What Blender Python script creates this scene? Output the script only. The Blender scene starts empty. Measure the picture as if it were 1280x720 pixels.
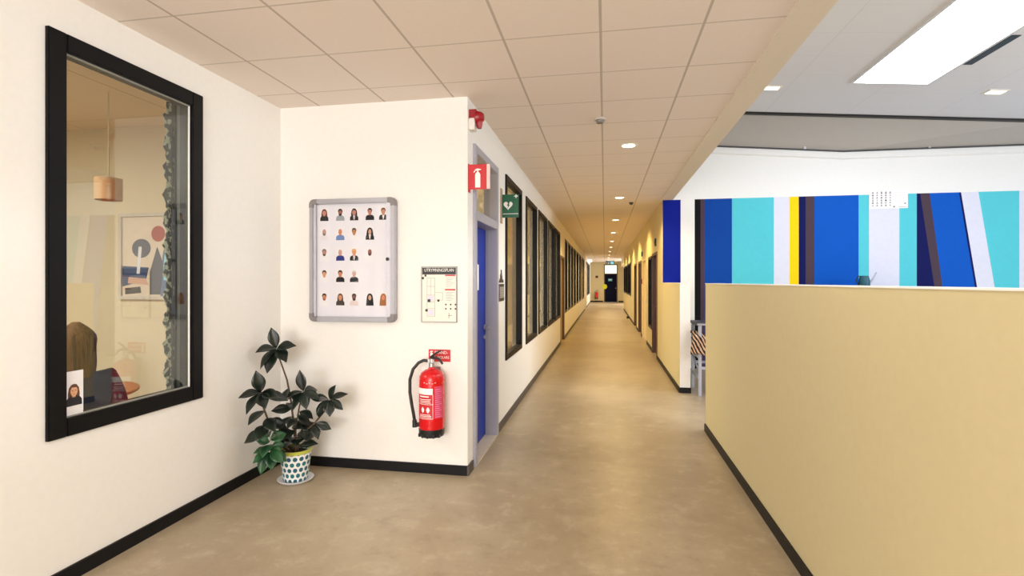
import bpy, bmesh, math, random
from mathutils import Vector, Matrix
random.seed(7)
C = bpy.context.scene
COL = C.collection

# ------------------------------------------------------------------ camera
H = 1.55
TH = math.atan(116.0 / 650.0)
cam = bpy.data.objects.new('camera', bpy.data.cameras.new('camera'))
COL.objects.link(cam)
cam.location = (0, 0, H)
cam.rotation_euler = (math.pi / 2, 0, TH)
cam.data.sensor_width = 36.0
cam.data.lens = 650.0 / 1280.0 * 36.0
cam.data.shift_y = -8.0 / 1280.0
cam.data.clip_start = 0.05
cam.data.clip_end = 200
C.camera = cam

# ------------------------------------------------------------------ view and light
C.view_settings.view_transform = 'Standard'
C.view_settings.look = 'None'
C.view_settings.gamma = 1.0
C.view_settings.use_curve_mapping = False
C.view_settings.exposure = 0.42
C.cycles.max_bounces = 10
C.cycles.diffuse_bounces = 6
C.cycles.transparent_max_bounces = 16
C.cycles.sample_clamp_indirect = 6.0
C.cycles.caustics_reflective = False
C.cycles.caustics_refractive = False
E_SKY = 8.0          # emission of the skylight diffuser in the hall
E_BACK = 285.0        # added fill light behind the camera
E_HALL = 300.0        # added cool fill from the unseen side of the hall
E_SPOT = 34.0         # corridor downlights
E_ROOM = 260.0         # added fill lights in the glazed rooms
WARM = (1.0, 0.78, 0.42)
GOLD = (1.0, 0.70, 0.28)
COOL = (0.86, 0.93, 1.0)
world = bpy.data.worlds.new('world')
C.world = world
world.use_nodes = True
world.node_tree.nodes['Background'].inputs[0].default_value = (0.75, 0.86, 1.0, 1)
world.node_tree.nodes['Background'].inputs[1].default_value = 0.6


def area(name, loc, rot, sx, sy, power, color=(1, 1, 1)):
    d = bpy.data.lights.new(name, 'AREA')
    d.shape = 'RECTANGLE'
    d.size = sx
    d.size_y = sy
    d.energy = power
    d.color = color
    o = bpy.data.objects.new(name, d)
    COL.objects.link(o)
    o.location = loc
    o.rotation_euler = rot
    return o


PI = math.pi
area('fill_behind_camera', (-0.7, -4.8, 1.65), (PI / 2, 0, 0), 3.6, 2.2, E_BACK, (0.98, 0.98, 1.0))  # area fill added out of view, no glazing is built here
area('fill_hall_side', (8.85, 3.0, 2.3), (PI / 2, 0, PI / 2), 8.0, 2.4, E_HALL, COOL)  # unseen area fill added at the hall side, no windows built
area('room_fill_light', (-4.3, 1.4, 2.9), (0, 0, 0), 1.2, 1.2, 95, (1, 0.95, 0.88))  # area fill added to brighten the office, no fixture
for yy in (8.0, 16.0, 24.0, 33.0):
    area('classroom_fill_light', (-3.2, yy, 2.9), (0, 0, 0), 1.2, 3.5, E_ROOM, (1, 0.9, 0.72))  # area fills added to brighten the rooms behind the corridor windows
area('side_corridor_daylight', (2.75, 36.2, 1.9), (PI / 2, 0, PI / 2), 3.0, 2.0, 110, (1, 0.98, 0.95))


# ------------------------------------------------------------------ colours and materials
def lin(v):
    v = v / 255.0
    return v / 12.92 if v <= 0.04045 else ((v + 0.055) / 1.055) ** 2.4


def rgb(r, g, b):
    return (lin(r), lin(g), lin(b), 1.0)


_mats = {}


def mat(name, col, rough=0.6, metal=0.0, spec=0.5, noise=0.04, nscale=14.0, bump=0.0, emit=None, estr=0.0):
    if name in _mats:
        return _mats[name]
    m = bpy.data.materials.new(name)
    m.use_nodes = True
    nt = m.node_tree
    b = nt.nodes['Principled BSDF']
    c = rgb(*col)
    b.inputs['Roughness'].default_value = rough
    b.inputs['Metallic'].default_value = metal
    b.inputs['Specular IOR Level'].default_value = spec
    if noise > 0:
        tc = nt.nodes.new('ShaderNodeTexCoord')
        n = nt.nodes.new('ShaderNodeTexNoise')
        n.inputs['Scale'].default_value = nscale
        n.inputs['Detail'].default_value = 4
        nt.links.new(tc.outputs['Object'], n.inputs['Vector'])
        r = nt.nodes.new('ShaderNodeValToRGB')
        r.color_ramp.elements[0].position = 0.3
        r.color_ramp.elements[1].position = 0.7
        r.color_ramp.elements[0].color = tuple(x * (1 - noise) for x in c[:3]) + (1,)
        r.color_ramp.elements[1].color = tuple(min(1, x * (1 + noise)) for x in c[:3]) + (1,)
        nt.links.new(n.outputs['Fac'], r.inputs['Fac'])
        nt.links.new(r.outputs['Color'], b.inputs['Base Color'])
        if bump > 0:
            bp = nt.nodes.new('ShaderNodeBump')
            bp.inputs['Strength'].default_value = bump
            bp.inputs['Distance'].default_value = 0.01
            nt.links.new(n.outputs['Fac'], bp.inputs['Height'])
            nt.links.new(bp.outputs['Normal'], b.inputs['Normal'])
    else:
        b.inputs['Base Color'].default_value = c
    if emit:
        b.inputs['Emission Color'].default_value = rgb(*emit)
        b.inputs['Emission Strength'].default_value = estr
    _mats[name] = m
    return m


class Nodes:
    """small helper for maths in a node tree"""
    def __init__(s, m):
        m.use_nodes = True
        s.nt = m.node_tree
        s.b = s.nt.nodes['Principled BSDF']
        s.tc = s.nt.nodes.new('ShaderNodeTexCoord')
        sp = s.nt.nodes.new('ShaderNodeSeparateXYZ')
        s.nt.links.new(s.tc.outputs['Object'], sp.inputs[0])
        s.x, s.y, s.z = sp.outputs[0], sp.outputs[1], sp.outputs[2]

    def m(s, op, a, b=None, c=None):
        n = s.nt.nodes.new('ShaderNodeMath')
        n.operation = op
        for i, v in enumerate((a, b, c)):
            if v is None:
                continue
            if isinstance(v, (int, float)):
                n.inputs[i].default_value = v
            else:
                s.nt.links.new(v, n.inputs[i])
        return n.outputs[0]

    def mix(s, fac, a, b):
        n = s.nt.nodes.new('ShaderNodeMix')
        n.data_type = 'RGBA'
        if isinstance(fac, (int, float)):
            n.inputs[0].default_value = fac
        else:
            s.nt.links.new(fac, n.inputs[0])
        for i, v in ((6, a), (7, b)):
            if isinstance(v, tuple):
                n.inputs[i].default_value = v
            else:
                s.nt.links.new(v, n.inputs[i])
        return n.outputs[2]

    def noise(s, scale, detail=4, rough=0.5, vec=None):
        n = s.nt.nodes.new('ShaderNodeTexNoise')
        n.inputs['Scale'].default_value = scale
        n.inputs['Detail'].default_value = detail
        n.inputs['Roughness'].default_value = rough
        s.nt.links.new(vec if vec is not None else s.tc.outputs['Object'], n.inputs['Vector'])
        return n.outputs['Fac']

    def ramp(s, fac, p0, p1):
        n = s.nt.nodes.new('ShaderNodeMapRange')
        n.inputs[1].default_value = p0
        n.inputs[2].default_value = p1
        s.nt.links.new(fac, n.inputs[0])
        return n.outputs[0]

    def link(s, out, name):
        s.nt.links.new(out, s.b.inputs[name])

    def bump(s, h, strength, dist=0.01):
        bp = s.nt.nodes.new('ShaderNodeBump')
        bp.inputs['Strength'].default_value = strength
        bp.inputs['Distance'].default_value = dist
        s.nt.links.new(h, bp.inputs['Height'])
        s.nt.links.new(bp.outputs['Normal'], s.b.inputs['Normal'])


def floor_material():
    m = bpy.data.materials.new('polished_concrete')
    n = Nodes(m)
    big = n.noise(0.9, 6, 0.6)
    mid = n.noise(5.5, 9, 0.72)
    fine = n.noise(26, 6, 0.7)
    a = n.mix(n.ramp(big, 0.33, 0.67), rgb(152, 135, 110), rgb(173, 157, 131))
    b = n.mix(n.m('MULTIPLY', n.ramp(mid, 0.52, 0.72), 0.55), a, rgb(196, 182, 160))
    c = n.mix(n.m('MULTIPLY', n.ramp(mid, 0.46, 0.30), 0.5), b, rgb(132, 114, 90))
    d = n.mix(n.m('MULTIPLY', n.ramp(fine, 0.60, 0.75), 0.35), c, rgb(204, 190, 168))
    n.link(d, 'Base Color')
    n.link(n.m('ADD', n.m('MULTIPLY', mid, 0.22), 0.25), 'Roughness')
    n.b.inputs['Specular IOR Level'].default_value = 0.42
    return m


def tile_material(name, col, line, x0, px, y0, py, w=0.008, str_=0.6):
    m = bpy.data.materials.new(name)
    n = Nodes(m)

    def d(v, o, p):
        t = n.m('FRACT', n.m('ADD', n.m('DIVIDE', n.m('SUBTRACT', v, o), p), 0.5))
        return n.m('MULTIPLY', n.m('ABSOLUTE', n.m('SUBTRACT', t, 0.5)), p)
    lx = n.m('LESS_THAN', d(n.x, x0, px), w)
    ly = n.m('LESS_THAN', d(n.y, y0, py), w * 0.72)
    mask = n.m('MULTIPLY', n.m('MAXIMUM', lx, n.m('MULTIPLY', ly, 0.8)), str_)
    sp = n.noise(90, 3, 0.6)
    base = n.mix(n.ramp(sp, 0.35, 0.65), tuple(v * 0.97 for v in rgb(*col)[:3]) + (1,), rgb(*col))
    n.link(n.mix(mask, base, rgb(*line)), 'Base Color')
    n.b.inputs['Roughness'].default_value = 0.9
    n.b.inputs['Specular IOR Level'].default_value = 0.2
    n.bump(n.m('SUBTRACT', 1.0, mask), 0.25, 0.004)
    return m


def pot_material():
    m = bpy.data.materials.new('dotted_glaze')
    n = Nodes(m)
    v = n.m('DIVIDE', n.z, 0.043)
    row = n.m('FLOOR', v)
    u = n.m('ADD', n.m('MULTIPLY', n.m('DIVIDE', n.m('ARCTAN2', n.y, n.x), 2 * PI), 15.0),
            n.m('MULTIPLY', n.m('MODULO', row, 2.0), 0.5))
    du = n.m('MULTIPLY', n.m('SUBTRACT', n.m('FRACT', u), 0.5), 0.046)
    dv = n.m('MULTIPLY', n.m('SUBTRACT', n.m('FRACT', v), 0.5), 0.043)
    d = n.m('SQRT', n.m('ADD', n.m('MULTIPLY', du, du), n.m('MULTIPLY', dv, dv)))
    mask = n.m('LESS_THAN', d, 0.0165)
    alt = n.m('MODULO', n.m('ADD', row, 40), 2.0)
    dot = n.mix(alt, rgb(34, 92, 112), rgb(22, 112, 118))
    n.link(n.mix(mask, rgb(238, 240, 238), dot), 'Base Color')
    n.b.inputs['Roughness'].default_value = 0.3
    return m


def stripe_material(name, c1, c2, scale):
    m = bpy.data.materials.new(name)
    n = Nodes(m)
    w = n.noise(9, 2)
    v = n.m('ADD', n.m('MULTIPLY', n.m('ADD', n.x, n.m('MULTIPLY', n.z, 0.55)), scale), n.m('MULTIPLY', w, 1.4))
    s_ = n.m('GREATER_THAN', n.m('FRACT', v), 0.48)
    n.link(n.mix(s_, rgb(*c1), rgb(*c2)), 'Base Color')
    n.b.inputs['Roughness'].default_value = 0.95
    return m


def blotch_material(name, c1, c2, scale, t=0.52):
    m = bpy.data.materials.new(name)
    n = Nodes(m)
    w = n.noise(scale, 2)
    n.link(n.mix(n.ramp(w, t, t + 0.04), rgb(*c1), rgb(*c2)), 'Base Color')
    n.b.inputs['Roughness'].default_value = 0.9
    return m


def wood_material(name, c1, c2):
    m = bpy.data.materials.new(name)
    n = Nodes(m)
    mp = n.nt.nodes.new('ShaderNodeMapping')
    mp.inputs['Scale'].default_value = (14, 14, 1.2)
    n.nt.links.new(n.tc.outputs['Object'], mp.inputs[0])
    w = n.noise(2.2, 6, 0.6, mp.outputs[0])
    n.link(n.mix(n.ramp(w, 0.3, 0.7), rgb(*c1), rgb(*c2)), 'Base Color')
    n.b.inputs['Roughness'].default_value = 0.45
    return m


def leaf_material(name, c1, c2):
    m = bpy.data.materials.new(name)
    n = Nodes(m)
    w = n.noise(9, 3)
    n.link(n.mix(n.ramp(w, 0.35, 0.65), rgb(*c1), rgb(*c2)), 'Base Color')
    n.b.inputs['Roughness'].default_value = 0.32
    return m


def glass_material(name, ior, tint=(1, 1, 1), rough=0.0):
    m = bpy.data.materials.new(name)
    m.use_nodes = True
    nt = m.node_tree
    nt.nodes.remove(nt.nodes['Principled BSDF'])
    out = nt.nodes['Material Output']
    fr = nt.nodes.new('ShaderNodeFresnel')
    # the same reflectance on both faces of the sheet
    geo = nt.nodes.new('ShaderNodeNewGeometry')
    mr = nt.nodes.new('ShaderNodeMapRange')
    mr.inputs[3].default_value = ior
    mr.inputs[4].default_value = 1.0 / ior
    nt.links.new(geo.outputs['Backfacing'], mr.inputs[0])
    nt.links.new(mr.outputs[0], fr.inputs['IOR'])
    tr = nt.nodes.new('ShaderNodeBsdfTransparent')
    tr.inputs[0].default_value = tuple(tint) + (1,)
    gl = nt.nodes.new('ShaderNodeBsdfGlossy')
    gl.inputs['Roughness'].default_value = rough
    mx = nt.nodes.new('ShaderNodeMixShader')
    nt.links.new(fr.outputs[0], mx.inputs[0])
    nt.links.new(tr.outputs[0], mx.inputs[1])
    nt.links.new(gl.outputs[0], mx.inputs[2])
    nt.links.new(mx.outputs[0], out.inputs[0])
    return m


M_FLOOR = floor_material()
M_CEIL = tile_material('mineral_ceiling_tiles', (234, 223, 214), (156, 142, 128), -0.025, 0.5855, 3.125, 0.604)
M_HALLCEIL = tile_material('plain_hall_tiles', (226, 226, 232), (208, 208, 214), 0.2, 1.2, 0.4, 0.6, 0.006, 0.6)
M_WHITE = mat('white_wall_paint', (238, 235, 230), 0.75, noise=0.012, nscale=30, bump=0.03)
M_CREAM = mat('cream_wall_paint', (208, 195, 152), 0.75, noise=0.015, nscale=24, bump=0.03)
M_BEIGE = mat('beige_room_paint', (222, 208, 180), 0.8, noise=0.012, nscale=24)
M_COOLW = mat('cool_white_paint', (232, 234, 236), 0.75, noise=0.012, nscale=24)
M_BULK = mat('bulkhead_paint', (224, 214, 198), 0.8, noise=0.012, nscale=24)
M_BASE = mat('black_skirting', (14, 13, 15), 0.5, spec=0.25, noise=0.05)
M_BLACK = mat('black_frame_lacquer', (9, 8, 9), 0.45, spec=0.2, noise=0.04)
M_BLACKP = mat('black_plastic', (20, 20, 21), 0.4, noise=0.05)
M_GASKET = mat('grey_glazing_bead', (150, 148, 140), 0.45, noise=0.03)
M_DGREY = mat('dark_reveal', (66, 72, 68), 0.5, noise=0.04)
M_GFRAME = mat('grey_lilac_door_frame', (168, 167, 178), 0.4, noise=0.02)
M_BLUE = mat('blue_door_laminate', (8, 46, 156), 0.4, spec=0.3, noise=0.03)
M_STEEL = mat('satin_steel', (190, 190, 194), 0.3, metal=0.9, noise=0.02)
M_ALU = mat('silver_aluminium', (176, 174, 180), 0.38, metal=0.55, noise=0.03)
M_GPLAST = mat('grey_corner_plastic', (132, 127, 128), 0.45, noise=0.03)
M_PAPER = mat('white_paper', (242, 240, 242), 0.8, noise=0.01)
M_RED = mat('red_enamel', (205, 14, 22), 0.25, noise=0.03)
M_REDS = mat('red_sign_face', (196, 22, 34), 0.45, noise=0.02)
M_GREENS = mat('green_sign_face', (16, 92, 62), 0.45, noise=0.02)
M_PRINT_W = mat('white_print', (244, 242, 238), 0.6, noise=0.0)
M_GLASS_BIG = glass_material('office_glass', 1.72, (0.92, 0.95, 0.92))
M_GLASS = glass_material('corridor_glass', 1.5, (0.95, 0.96, 0.94))
M_GLASS_THIN = glass_material('cabinet_glass', 1.25, (0.985, 0.985, 0.99))


# ------------------------------------------------------------------ mesh helpers
class MB:
    def __init__(s):
        s.bm = bmesh.new()

    def face(s, pts, mi=0):
        vs = [s.bm.verts.new(p) for p in pts]
        try:
            f = s.bm.faces.new(vs)
            f.material_index = mi
            return f
        except ValueError:
            return None

    def box(s, x0, x1, y0, y1, z0, z1, mi=0):
        if x0 > x1: x0, x1 = x1, x0
        if y0 > y1: y0, y1 = y1, y0
        if z0 > z1: z0, z1 = z1, z0
        v = [s.bm.verts.new(p) for p in ((x0, y0, z0), (x1, y0, z0), (x1, y1, z0), (x0, y1, z0),
                                         (x0, y0, z1), (x1, y0, z1), (x1, y1, z1), (x0, y1, z1))]
        fs = []
        for q in ((3, 2, 1, 0), (4, 5, 6, 7), (0, 1, 5, 4), (1, 2, 6, 5), (2, 3, 7, 6), (3, 0, 4, 7)):
            f = s.bm.faces.new([v[i] for i in q])
            f.material_index = mi
            fs.append(f)
        return fs

    def prism(s, poly, axis, a, b, mi=0):
        """poly: 2D outline; axis 'x': (y,z), 'y': (x,z), 'z': (x,y); extruded a..b"""
        def P(p, t):
            return {'x': (t, p[0], p[1]), 'y': (p[0], t, p[1]), 'z': (p[0], p[1], t)}[axis]
        va = [s.bm.verts.new(P(p, a)) for p in poly]
        vb = [s.bm.verts.new(P(p, b)) for p in poly]
        n = len(poly)
        fs = [s.bm.faces.new(va), s.bm.faces.new(vb[::-1])]
        for i in range(n):
            fs.append(s.bm.faces.new((va[i], vb[i], vb[(i + 1) % n], va[(i + 1) % n])))
        for f in fs:
            f.material_index = mi

    def rings(s, rings, mi=0, caps=True, closed=True):
        R = [[s.bm.verts.new(p) for p in r] for r in rings]
        n = len(R[0])
        for a, b in zip(R[:-1], R[1:]):
            for i in range(n if closed else n - 1):
                f = s.bm.faces.new((a[i], a[(i + 1) % n], b[(i + 1) % n], b[i]))
                f.material_index = mi
        if caps:
            for r in (R[0][::-1], R[-1]):
                f = s.bm.faces.new(r)
                f.material_index = mi

    def lathe(s, prof, c, axis='z', seg=24, mi=0, caps=True):
        """prof: (radius, height) list"""
        rs = []
        for r, h in prof:
            ring = []
            for k in range(seg):
                a = 2 * PI * k / seg
                u, v = max(r, 1e-4) * math.cos(a), max(r, 1e-4) * math.sin(a)
                ring.append({'z': (c[0] + u, c[1] + v, c[2] + h), 'x': (c[0] + h, c[1] + u, c[2] + v),
                             'y': (c[0] + v, c[1] + h, c[2] + u)}[axis])
            rs.append(ring)
        s.rings(rs, mi, caps)

    def tube(s, pts, rad, seg=10, mi=0):
        pts = [Vector(p) for p in pts]
        rad = rad if isinstance(rad, (list, tuple)) else [rad] * len(pts)
        rs, up = [], None
        for i, p in enumerate(pts):
            t = (pts[min(i + 1, len(pts) - 1)] - pts[max(i - 1, 0)]).normalized()
            if up is None:
                up = t.orthogonal().normalized()
            up = (up - t * up.dot(t)).normalized()
            b = t.cross(up)
            rs.append([p + (up * math.cos(2 * PI * k / seg) + b * math.sin(2 * PI * k / seg)) * rad[i] for k in range(seg)])
        s.rings(rs, mi)

    def ellip(s, c, r, seg=20, rng=14, mi=0):
        rs = []
        for j in range(rng + 1):
            a = PI * j / rng
            rs.append([(c[0] + max(math.sin(a), 1e-3) * r[0] * math.cos(2 * PI * k / seg),
                        c[1] + max(math.sin(a), 1e-3) * r[1] * math.sin(2 * PI * k / seg),
                        c[2] - math.cos(a) * r[2]) for k in range(seg)])
        s.rings(rs, mi)

    def build(s, name, mats, parent=None, smooth=False, bevel=0.0, origin=None):
        bmesh.ops.recalc_face_normals(s.bm, faces=s.bm.faces)
        if bevel > 0:
            es = [e for e in s.bm.edges if len(e.link_faces) == 2 and e.calc_face_angle(0) > 0.6]
            bmesh.ops.bevel(s.bm, geom=es, offset=bevel, segments=2, affect='EDGES', clamp_overlap=True)
        me = bpy.data.meshes.new(name)
        s.bm.to_mesh(me)
        s.bm.free()
        return finish(name, me, mats, parent, smooth, origin)


WL = {}


def finish(name, me, mats, parent=None, smooth=False, origin=None):
    o = bpy.data.objects.new(name, me)
    COL.objects.link(o)
    for m in (mats if isinstance(mats, (list, tuple)) else [mats]):
        me.materials.append(m)
    if parent is not None:
        off = WL[parent.name]
        o.parent = parent
        WL[o.name] = off
        if off.length > 0:
            me.transform(Matrix.Translation(-off))
    else:
        if origin is None:
            xs = [v.co for v in me.vertices]
            origin = Vector(((min(v.x for v in xs) + max(v.x for v in xs)) / 2, (min(v.y for v in xs) + max(v.y for v in xs)) / 2,
                             min(v.z for v in xs)))
        origin = Vector(origin)
        me.transform(Matrix.Translation(-origin))
        o.location = origin
        WL[o.name] = origin
    if smooth:
        for p in me.polygons:
            p.use_smooth = True
        try:
            me.set_sharp_from_angle(angle=math.radians(42))
        except Exception:
            pass
    return o


def tag(o, label, cat, group=None, kind=None):
    o['label'] = label
    o['category'] = cat
    if group: o['group'] = group
    if kind: o['kind'] = kind
    return o


def thing(name, loc, label, cat, group=None):
    o = bpy.data.objects.new(name, None)
    o.empty_display_size = 0.1
    COL.objects.link(o)
    o.location = loc
    WL[o.name] = Vector(loc)
    return tag(o, label, cat, group)


def structure(o, label=None):
    o['kind'] = 'structure'
    if label: o['label'] = label
    return o


def stru_empty(name, loc):
    o = bpy.data.objects.new(name, None)
    COL.objects.link(o)
    o.location = loc
    WL[o.name] = Vector(loc)
    o['kind'] = 'structure'
    return o


def text_mesh(body, size, loc, right=(1, 0, 0), up=(0, 0, 1), depth=0.0004, align='CENTER', width=None, bold=0.0):
    cu = bpy.data.curves.new('lettering', 'FONT')
    cu.body = body
    cu.size = size
    cu.align_x = align
    cu.align_y = 'CENTER'
    cu.extrude = depth
    cu.offset = bold
    to = bpy.data.objects.new('lettering_tmp', cu)
    COL.objects.link(to)
    bpy.context.view_layer.update()
    dg = bpy.context.evaluated_depsgraph_get()
    me = bpy.data.meshes.new_from_object(to.evaluated_get(dg))
    COL.objects.unlink(to)
    bpy.data.objects.remove(to)
    if width:
        w = max(v.co.x for v in me.vertices) - min(v.co.x for v in me.vertices)
        k = width / w
        for v in me.vertices:
            v.co.x *= k
    R, U = Vector(right), Vector(up)
    N = R.cross(U)
    mtx = Matrix(((R.x, U.x, N.x, loc[0]), (R.y, U.y, N.y, loc[1]), (R.z, U.z, N.z, loc[2]), (0, 0, 0, 1)))
    me.transform(mtx)
    return me


def circ(cx, cy, rx, ry, n=16, a0=0.0, a1=2 * PI):
    full = abs(a1 - a0 - 2 * PI) < 1e-6
    return [(cx + rx * math.cos(a0 + (a1 - a0) * k / (n if full else n - 1)),
             cy + ry * math.sin(a0 + (a1 - a0) * k / (n if full else n - 1))) for k in range(n)]


# ------------------------------------------------------------------ the setting
XL, XC, XR, YN, YM, ZC, YE = -2.73, -1.08, 1.03, 4.03, 9.72, 3.03, 40.0

b = MB(); b.box(-7, 9.2, -5.2, 41, -0.12, 0)
structure(b.build('floor', M_FLOOR, origin=(0, 0, 0)), 'polished beige concrete floor')

b = MB()
b.box(XL - 0.12, 1.15, -5, YE + 0.1, ZC, ZC + 0.1)
b.box(1.15, 3.0, 29.3, YE + 0.1, ZC, ZC + 0.1)
structure(b.build('ceiling', M_CEIL, origin=(0, 0, 0)), 'low ceiling of beige tiles over the corridor')

b = MB(); b.box(1.0, 1.15, -5, YM, ZC - 0.012, ZC)
b.box(1.15, 1.2, -5, YM + 0.1, ZC - 0.012, 4.6)
structure(b.build('trim_1', M_BULK), 'plain beige edge strip of the low ceiling')

# sloping hall ceiling
def hz(x): return 4.57 - 0.085 * x
b = MB(); b.prism([(1.15, hz(1.15)), (9.1, hz(9.1)), (9.1, hz(9.1) + 0.1), (1.15, hz(1.15) + 0.1)], 'y', -5, 9.35)
structure(b.build('ceiling_hall', M_HALLCEIL, origin=(0, 0, 0)), 'high grey hall ceiling')


def wall_y(mb, x0, x1, ya, yb, z0, z1, holes, mi=0):
    """wall running along y with rectangular holes (y0,y1,z0,z1)"""
    y = ya
    for h in sorted(holes):
        if h[0] > y: mb.box(x0, x1, y, h[0], z0, z1, mi)
        if h[2] > z0: mb.box(x0, x1, h[0], h[1], z0, h[2], mi)
        if h[3] < z1: mb.box(x0, x1, h[0], h[1], h[3], z1, mi)
        y = h[1]
    if y < yb: mb.box(x0, x1, y, yb, z0, z1, mi)


WIN = (2.13, 3.14, 0.755, 2.82)
b = MB(); wall_y(b, XL - 0.12, XL, -5, YN, 0, ZC, [WIN])
structure(b.build('wall_left', M_WHITE), 'white wall with the black framed office window')

b = MB(); b.box(-7, XL - 0.12, YN, YN + 0.12, 0, ZC, 1); b.box(XL - 0.12, XC, YN, YN + 0.12, 0, ZC, 0)
structure(b.build('wall_nook', [M_WHITE, M_BEIGE]), 'white wall carrying the notice board')

LW = [(5.62, 6.72), (7.12, 8.28), (8.5, 9.8), (10.0, 11.28), (11.42, 12.63), (14.3, 15.3), (15.55, 16.65), (16.9, 18.1),
      (18.4, 19.8), (20.2, 21.8), (22.3, 24.0), (24.6, 25.9), (26.3, 27.9), (32.0, 33.8), (34.1, 35.9), (36.1, 37.9)]
WZ0, WZ1 = 0.68, 2.735
LD = [(4.2, 5.17, 0, 2.70), (12.86, 14.0, 0, 2.2), (28.8, 30.6, 0, 2.2)]
b = MB(); wall_y(b, XC - 0.12, XC, YN + 0.12, YE, 0, ZC, [(a, c, WZ0, WZ1) for a, c in LW] + LD)
structure(b.build('wall_corridor_left', M_WHITE), 'white corridor wall with a row of black windows')

RD = [(10.7, 11.75, 0, 2.15), (13.4, 14.7, 0, 2.15), (15.2, 16.5, 0, 2.15), (17.5, 18.8, 0, 2.15)]
RW = [(11.86, 12.76, 0.49, 2.12), (21.2, 23.7, 0.98, 2.32), (24.0, 26.4, 0.98, 2.32), (26.7, 29.0, 0.98, 2.32)]
b = MB(); wall_y(b, XR, XR + 0.14, YM + 0.002, 29.3, 0, ZC, RD + RW)
structure(b.build('wall_corridor_right', M_CREAM), 'cream corridor wall with doors')
b = MB(); b.box(XR, XR + 0.14, 29.3, 33.5, 2.5, ZC); b.box(1.39, 1.5, 38.0, YE, 0, ZC); b.box(XR + 0.14, 3.0, 29.3, 29.42, 0, ZC)
b.box(2.9, 3.0, 29.3, YE, 0, ZC)
structure(b.build('wall_side_bay', M_WHITE), 'white bay opening off the corridor end')
DX0, DX1 = -0.06, 0.95
b = MB(); b.box(XC - 0.12, DX0, YE, YE + 0.12, 0, ZC); b.box(DX1, 3.0, YE, YE + 0.12, 0, ZC); b.box(DX0, DX1, YE, YE + 0.12, 2.85, ZC)
structure(b.build('wall_end', M_CREAM), 'cream wall closing the corridor')

# painted stripe wall of the hall
S_ = dict(blue=mat('mural_blue', (4, 66, 158), 0.65, spec=0.12, noise=0.02), deep=mat('mural_deep_blue', (4, 26, 140), 0.65, spec=0.12, noise=0.02),
          cyan=mat('mural_cyan', (84, 196, 214), 0.65, spec=0.12, noise=0.02), lilac=mat('mural_pale_lilac', (214, 218, 238), 0.65, spec=0.12, noise=0.02),
          yellow=mat('mural_yellow', (250, 208, 12), 0.65, spec=0.12, noise=0.02), black=mat('mural_black', (14, 12, 18), 0.65, spec=0.12, noise=0.02),
          brown=mat('mural_brown', (72, 58, 72), 0.65, spec=0.12, noise=0.02), navy=mat('mural_navy', (8, 16, 84), 0.65, spec=0.12, noise=0.02),
          bright=mat('mural_bright_blue', (2, 84, 190), 0.65, spec=0.12, noise=0.02))
keys = list(S_)
ST = [  # x at top, x at height 1.47 for left edge, colour
    (1.03, 1.03, 'deep'), (1.34, 1.34, None), (1.58, 1.58, 'black'), (1.68, 1.68, 'brown'), (1.75, 1.75, 'blue'), (2.21, 2.21, 'cyan'),
    (2.90, 2.90, 'lilac'), (3.15, 3.15, 'yellow'), (3.30, 3.30, 'navy'), (3.41, 3.41, 'brown'), (3.55, 3.55, 'bright'), (4.24, 4.24, 'cyan'),
    (4.40, 4.40, 'lilac'), (4.86, 4.86, 'cyan'), (5.12, 5.12, 'navy'), (5.17, 5.38, 'brown'), (5.31, 5.50, 'bright'), (5.74, 5.97, 'navy'),
    (5.77, 6.0, 'lilac'), (6.02, 6.25, 'cyan'), (6.60, 6.60, 'lilac'), (7.1, 7.1, 'blue'), (7.7, 7.4, 'cyan'), (8.2, 8.2, 'lilac'), (9.0, 9.0, None)]
b = MB()
ZT = 3.02
b.box(XR + 0.145, 9.1, YM + 0.02, YM + 0.16, 0, 4.6, 0)
b.face([(XR, YM, ZT), (9.0, YM, ZT), (9.0, YM, 4.0), (XR, YM, 4.2)], 1)
for (a, a2, col), (c, c2, _) in zip(ST[:-1], ST[1:]):
    ab, cb = a + (a2 - a) * 3.02 / 1.55, c + (c2 - c) * 3.02 / 1.55
    if col == 'navy' and a == 5.12: ab = a2
    mi = 0 if col is None else 2 + keys.index(col)
    b.face([(ab, YM, 0), (cb, YM, 0), (c, YM, ZT), (a, YM, ZT)], mi)
structure(b.build('wall_mural', [M_COOLW, M_COOLW] + [S_[k] for k in keys]), 'hall wall painted in blue, cyan, yellow and lilac stripes')

# soffit above the hall rail, tilted and greyed to read as shade
SO = [(1.15, 4.01), (1.87, 3.947), (3.98, 3.76), (6.65, 3.748), (9.05, 3.74)]
b = MB()
for (xa, za), (xb, zb) in zip(SO[:-1], SO[1:]):
    b.face([(xa, YM - 0.02, za), (xb, YM - 0.02, zb), (xb, 9.25, hz(xb)), (xa, 9.25, hz(xa))])
structure(b.build('trim_2', mat('soffit_shade_grey', (172, 168, 164), 0.85, noise=0.015)), 'grey sloping soffit under the hall ceiling')
b = MB()  # black strip standing in for the shaded gap under the ceiling
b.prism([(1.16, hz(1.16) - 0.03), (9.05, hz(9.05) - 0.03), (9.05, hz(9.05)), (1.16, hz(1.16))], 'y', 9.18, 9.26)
structure(b.build('shadow_gap_strip', M_BLACKP), 'dark shadow strip between hall ceiling and soffit')

b = MB(); b.box(9.0, 9.12, -5, YM + 0.1, 0, 4.2)
structure(b.build('wall_hall_right', M_COOLW))
b = MB(); b.box(-7, 9.12, -5.12, -5, 0, 4.7)
structure(b.build('wall_behind', M_WHITE))


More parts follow.
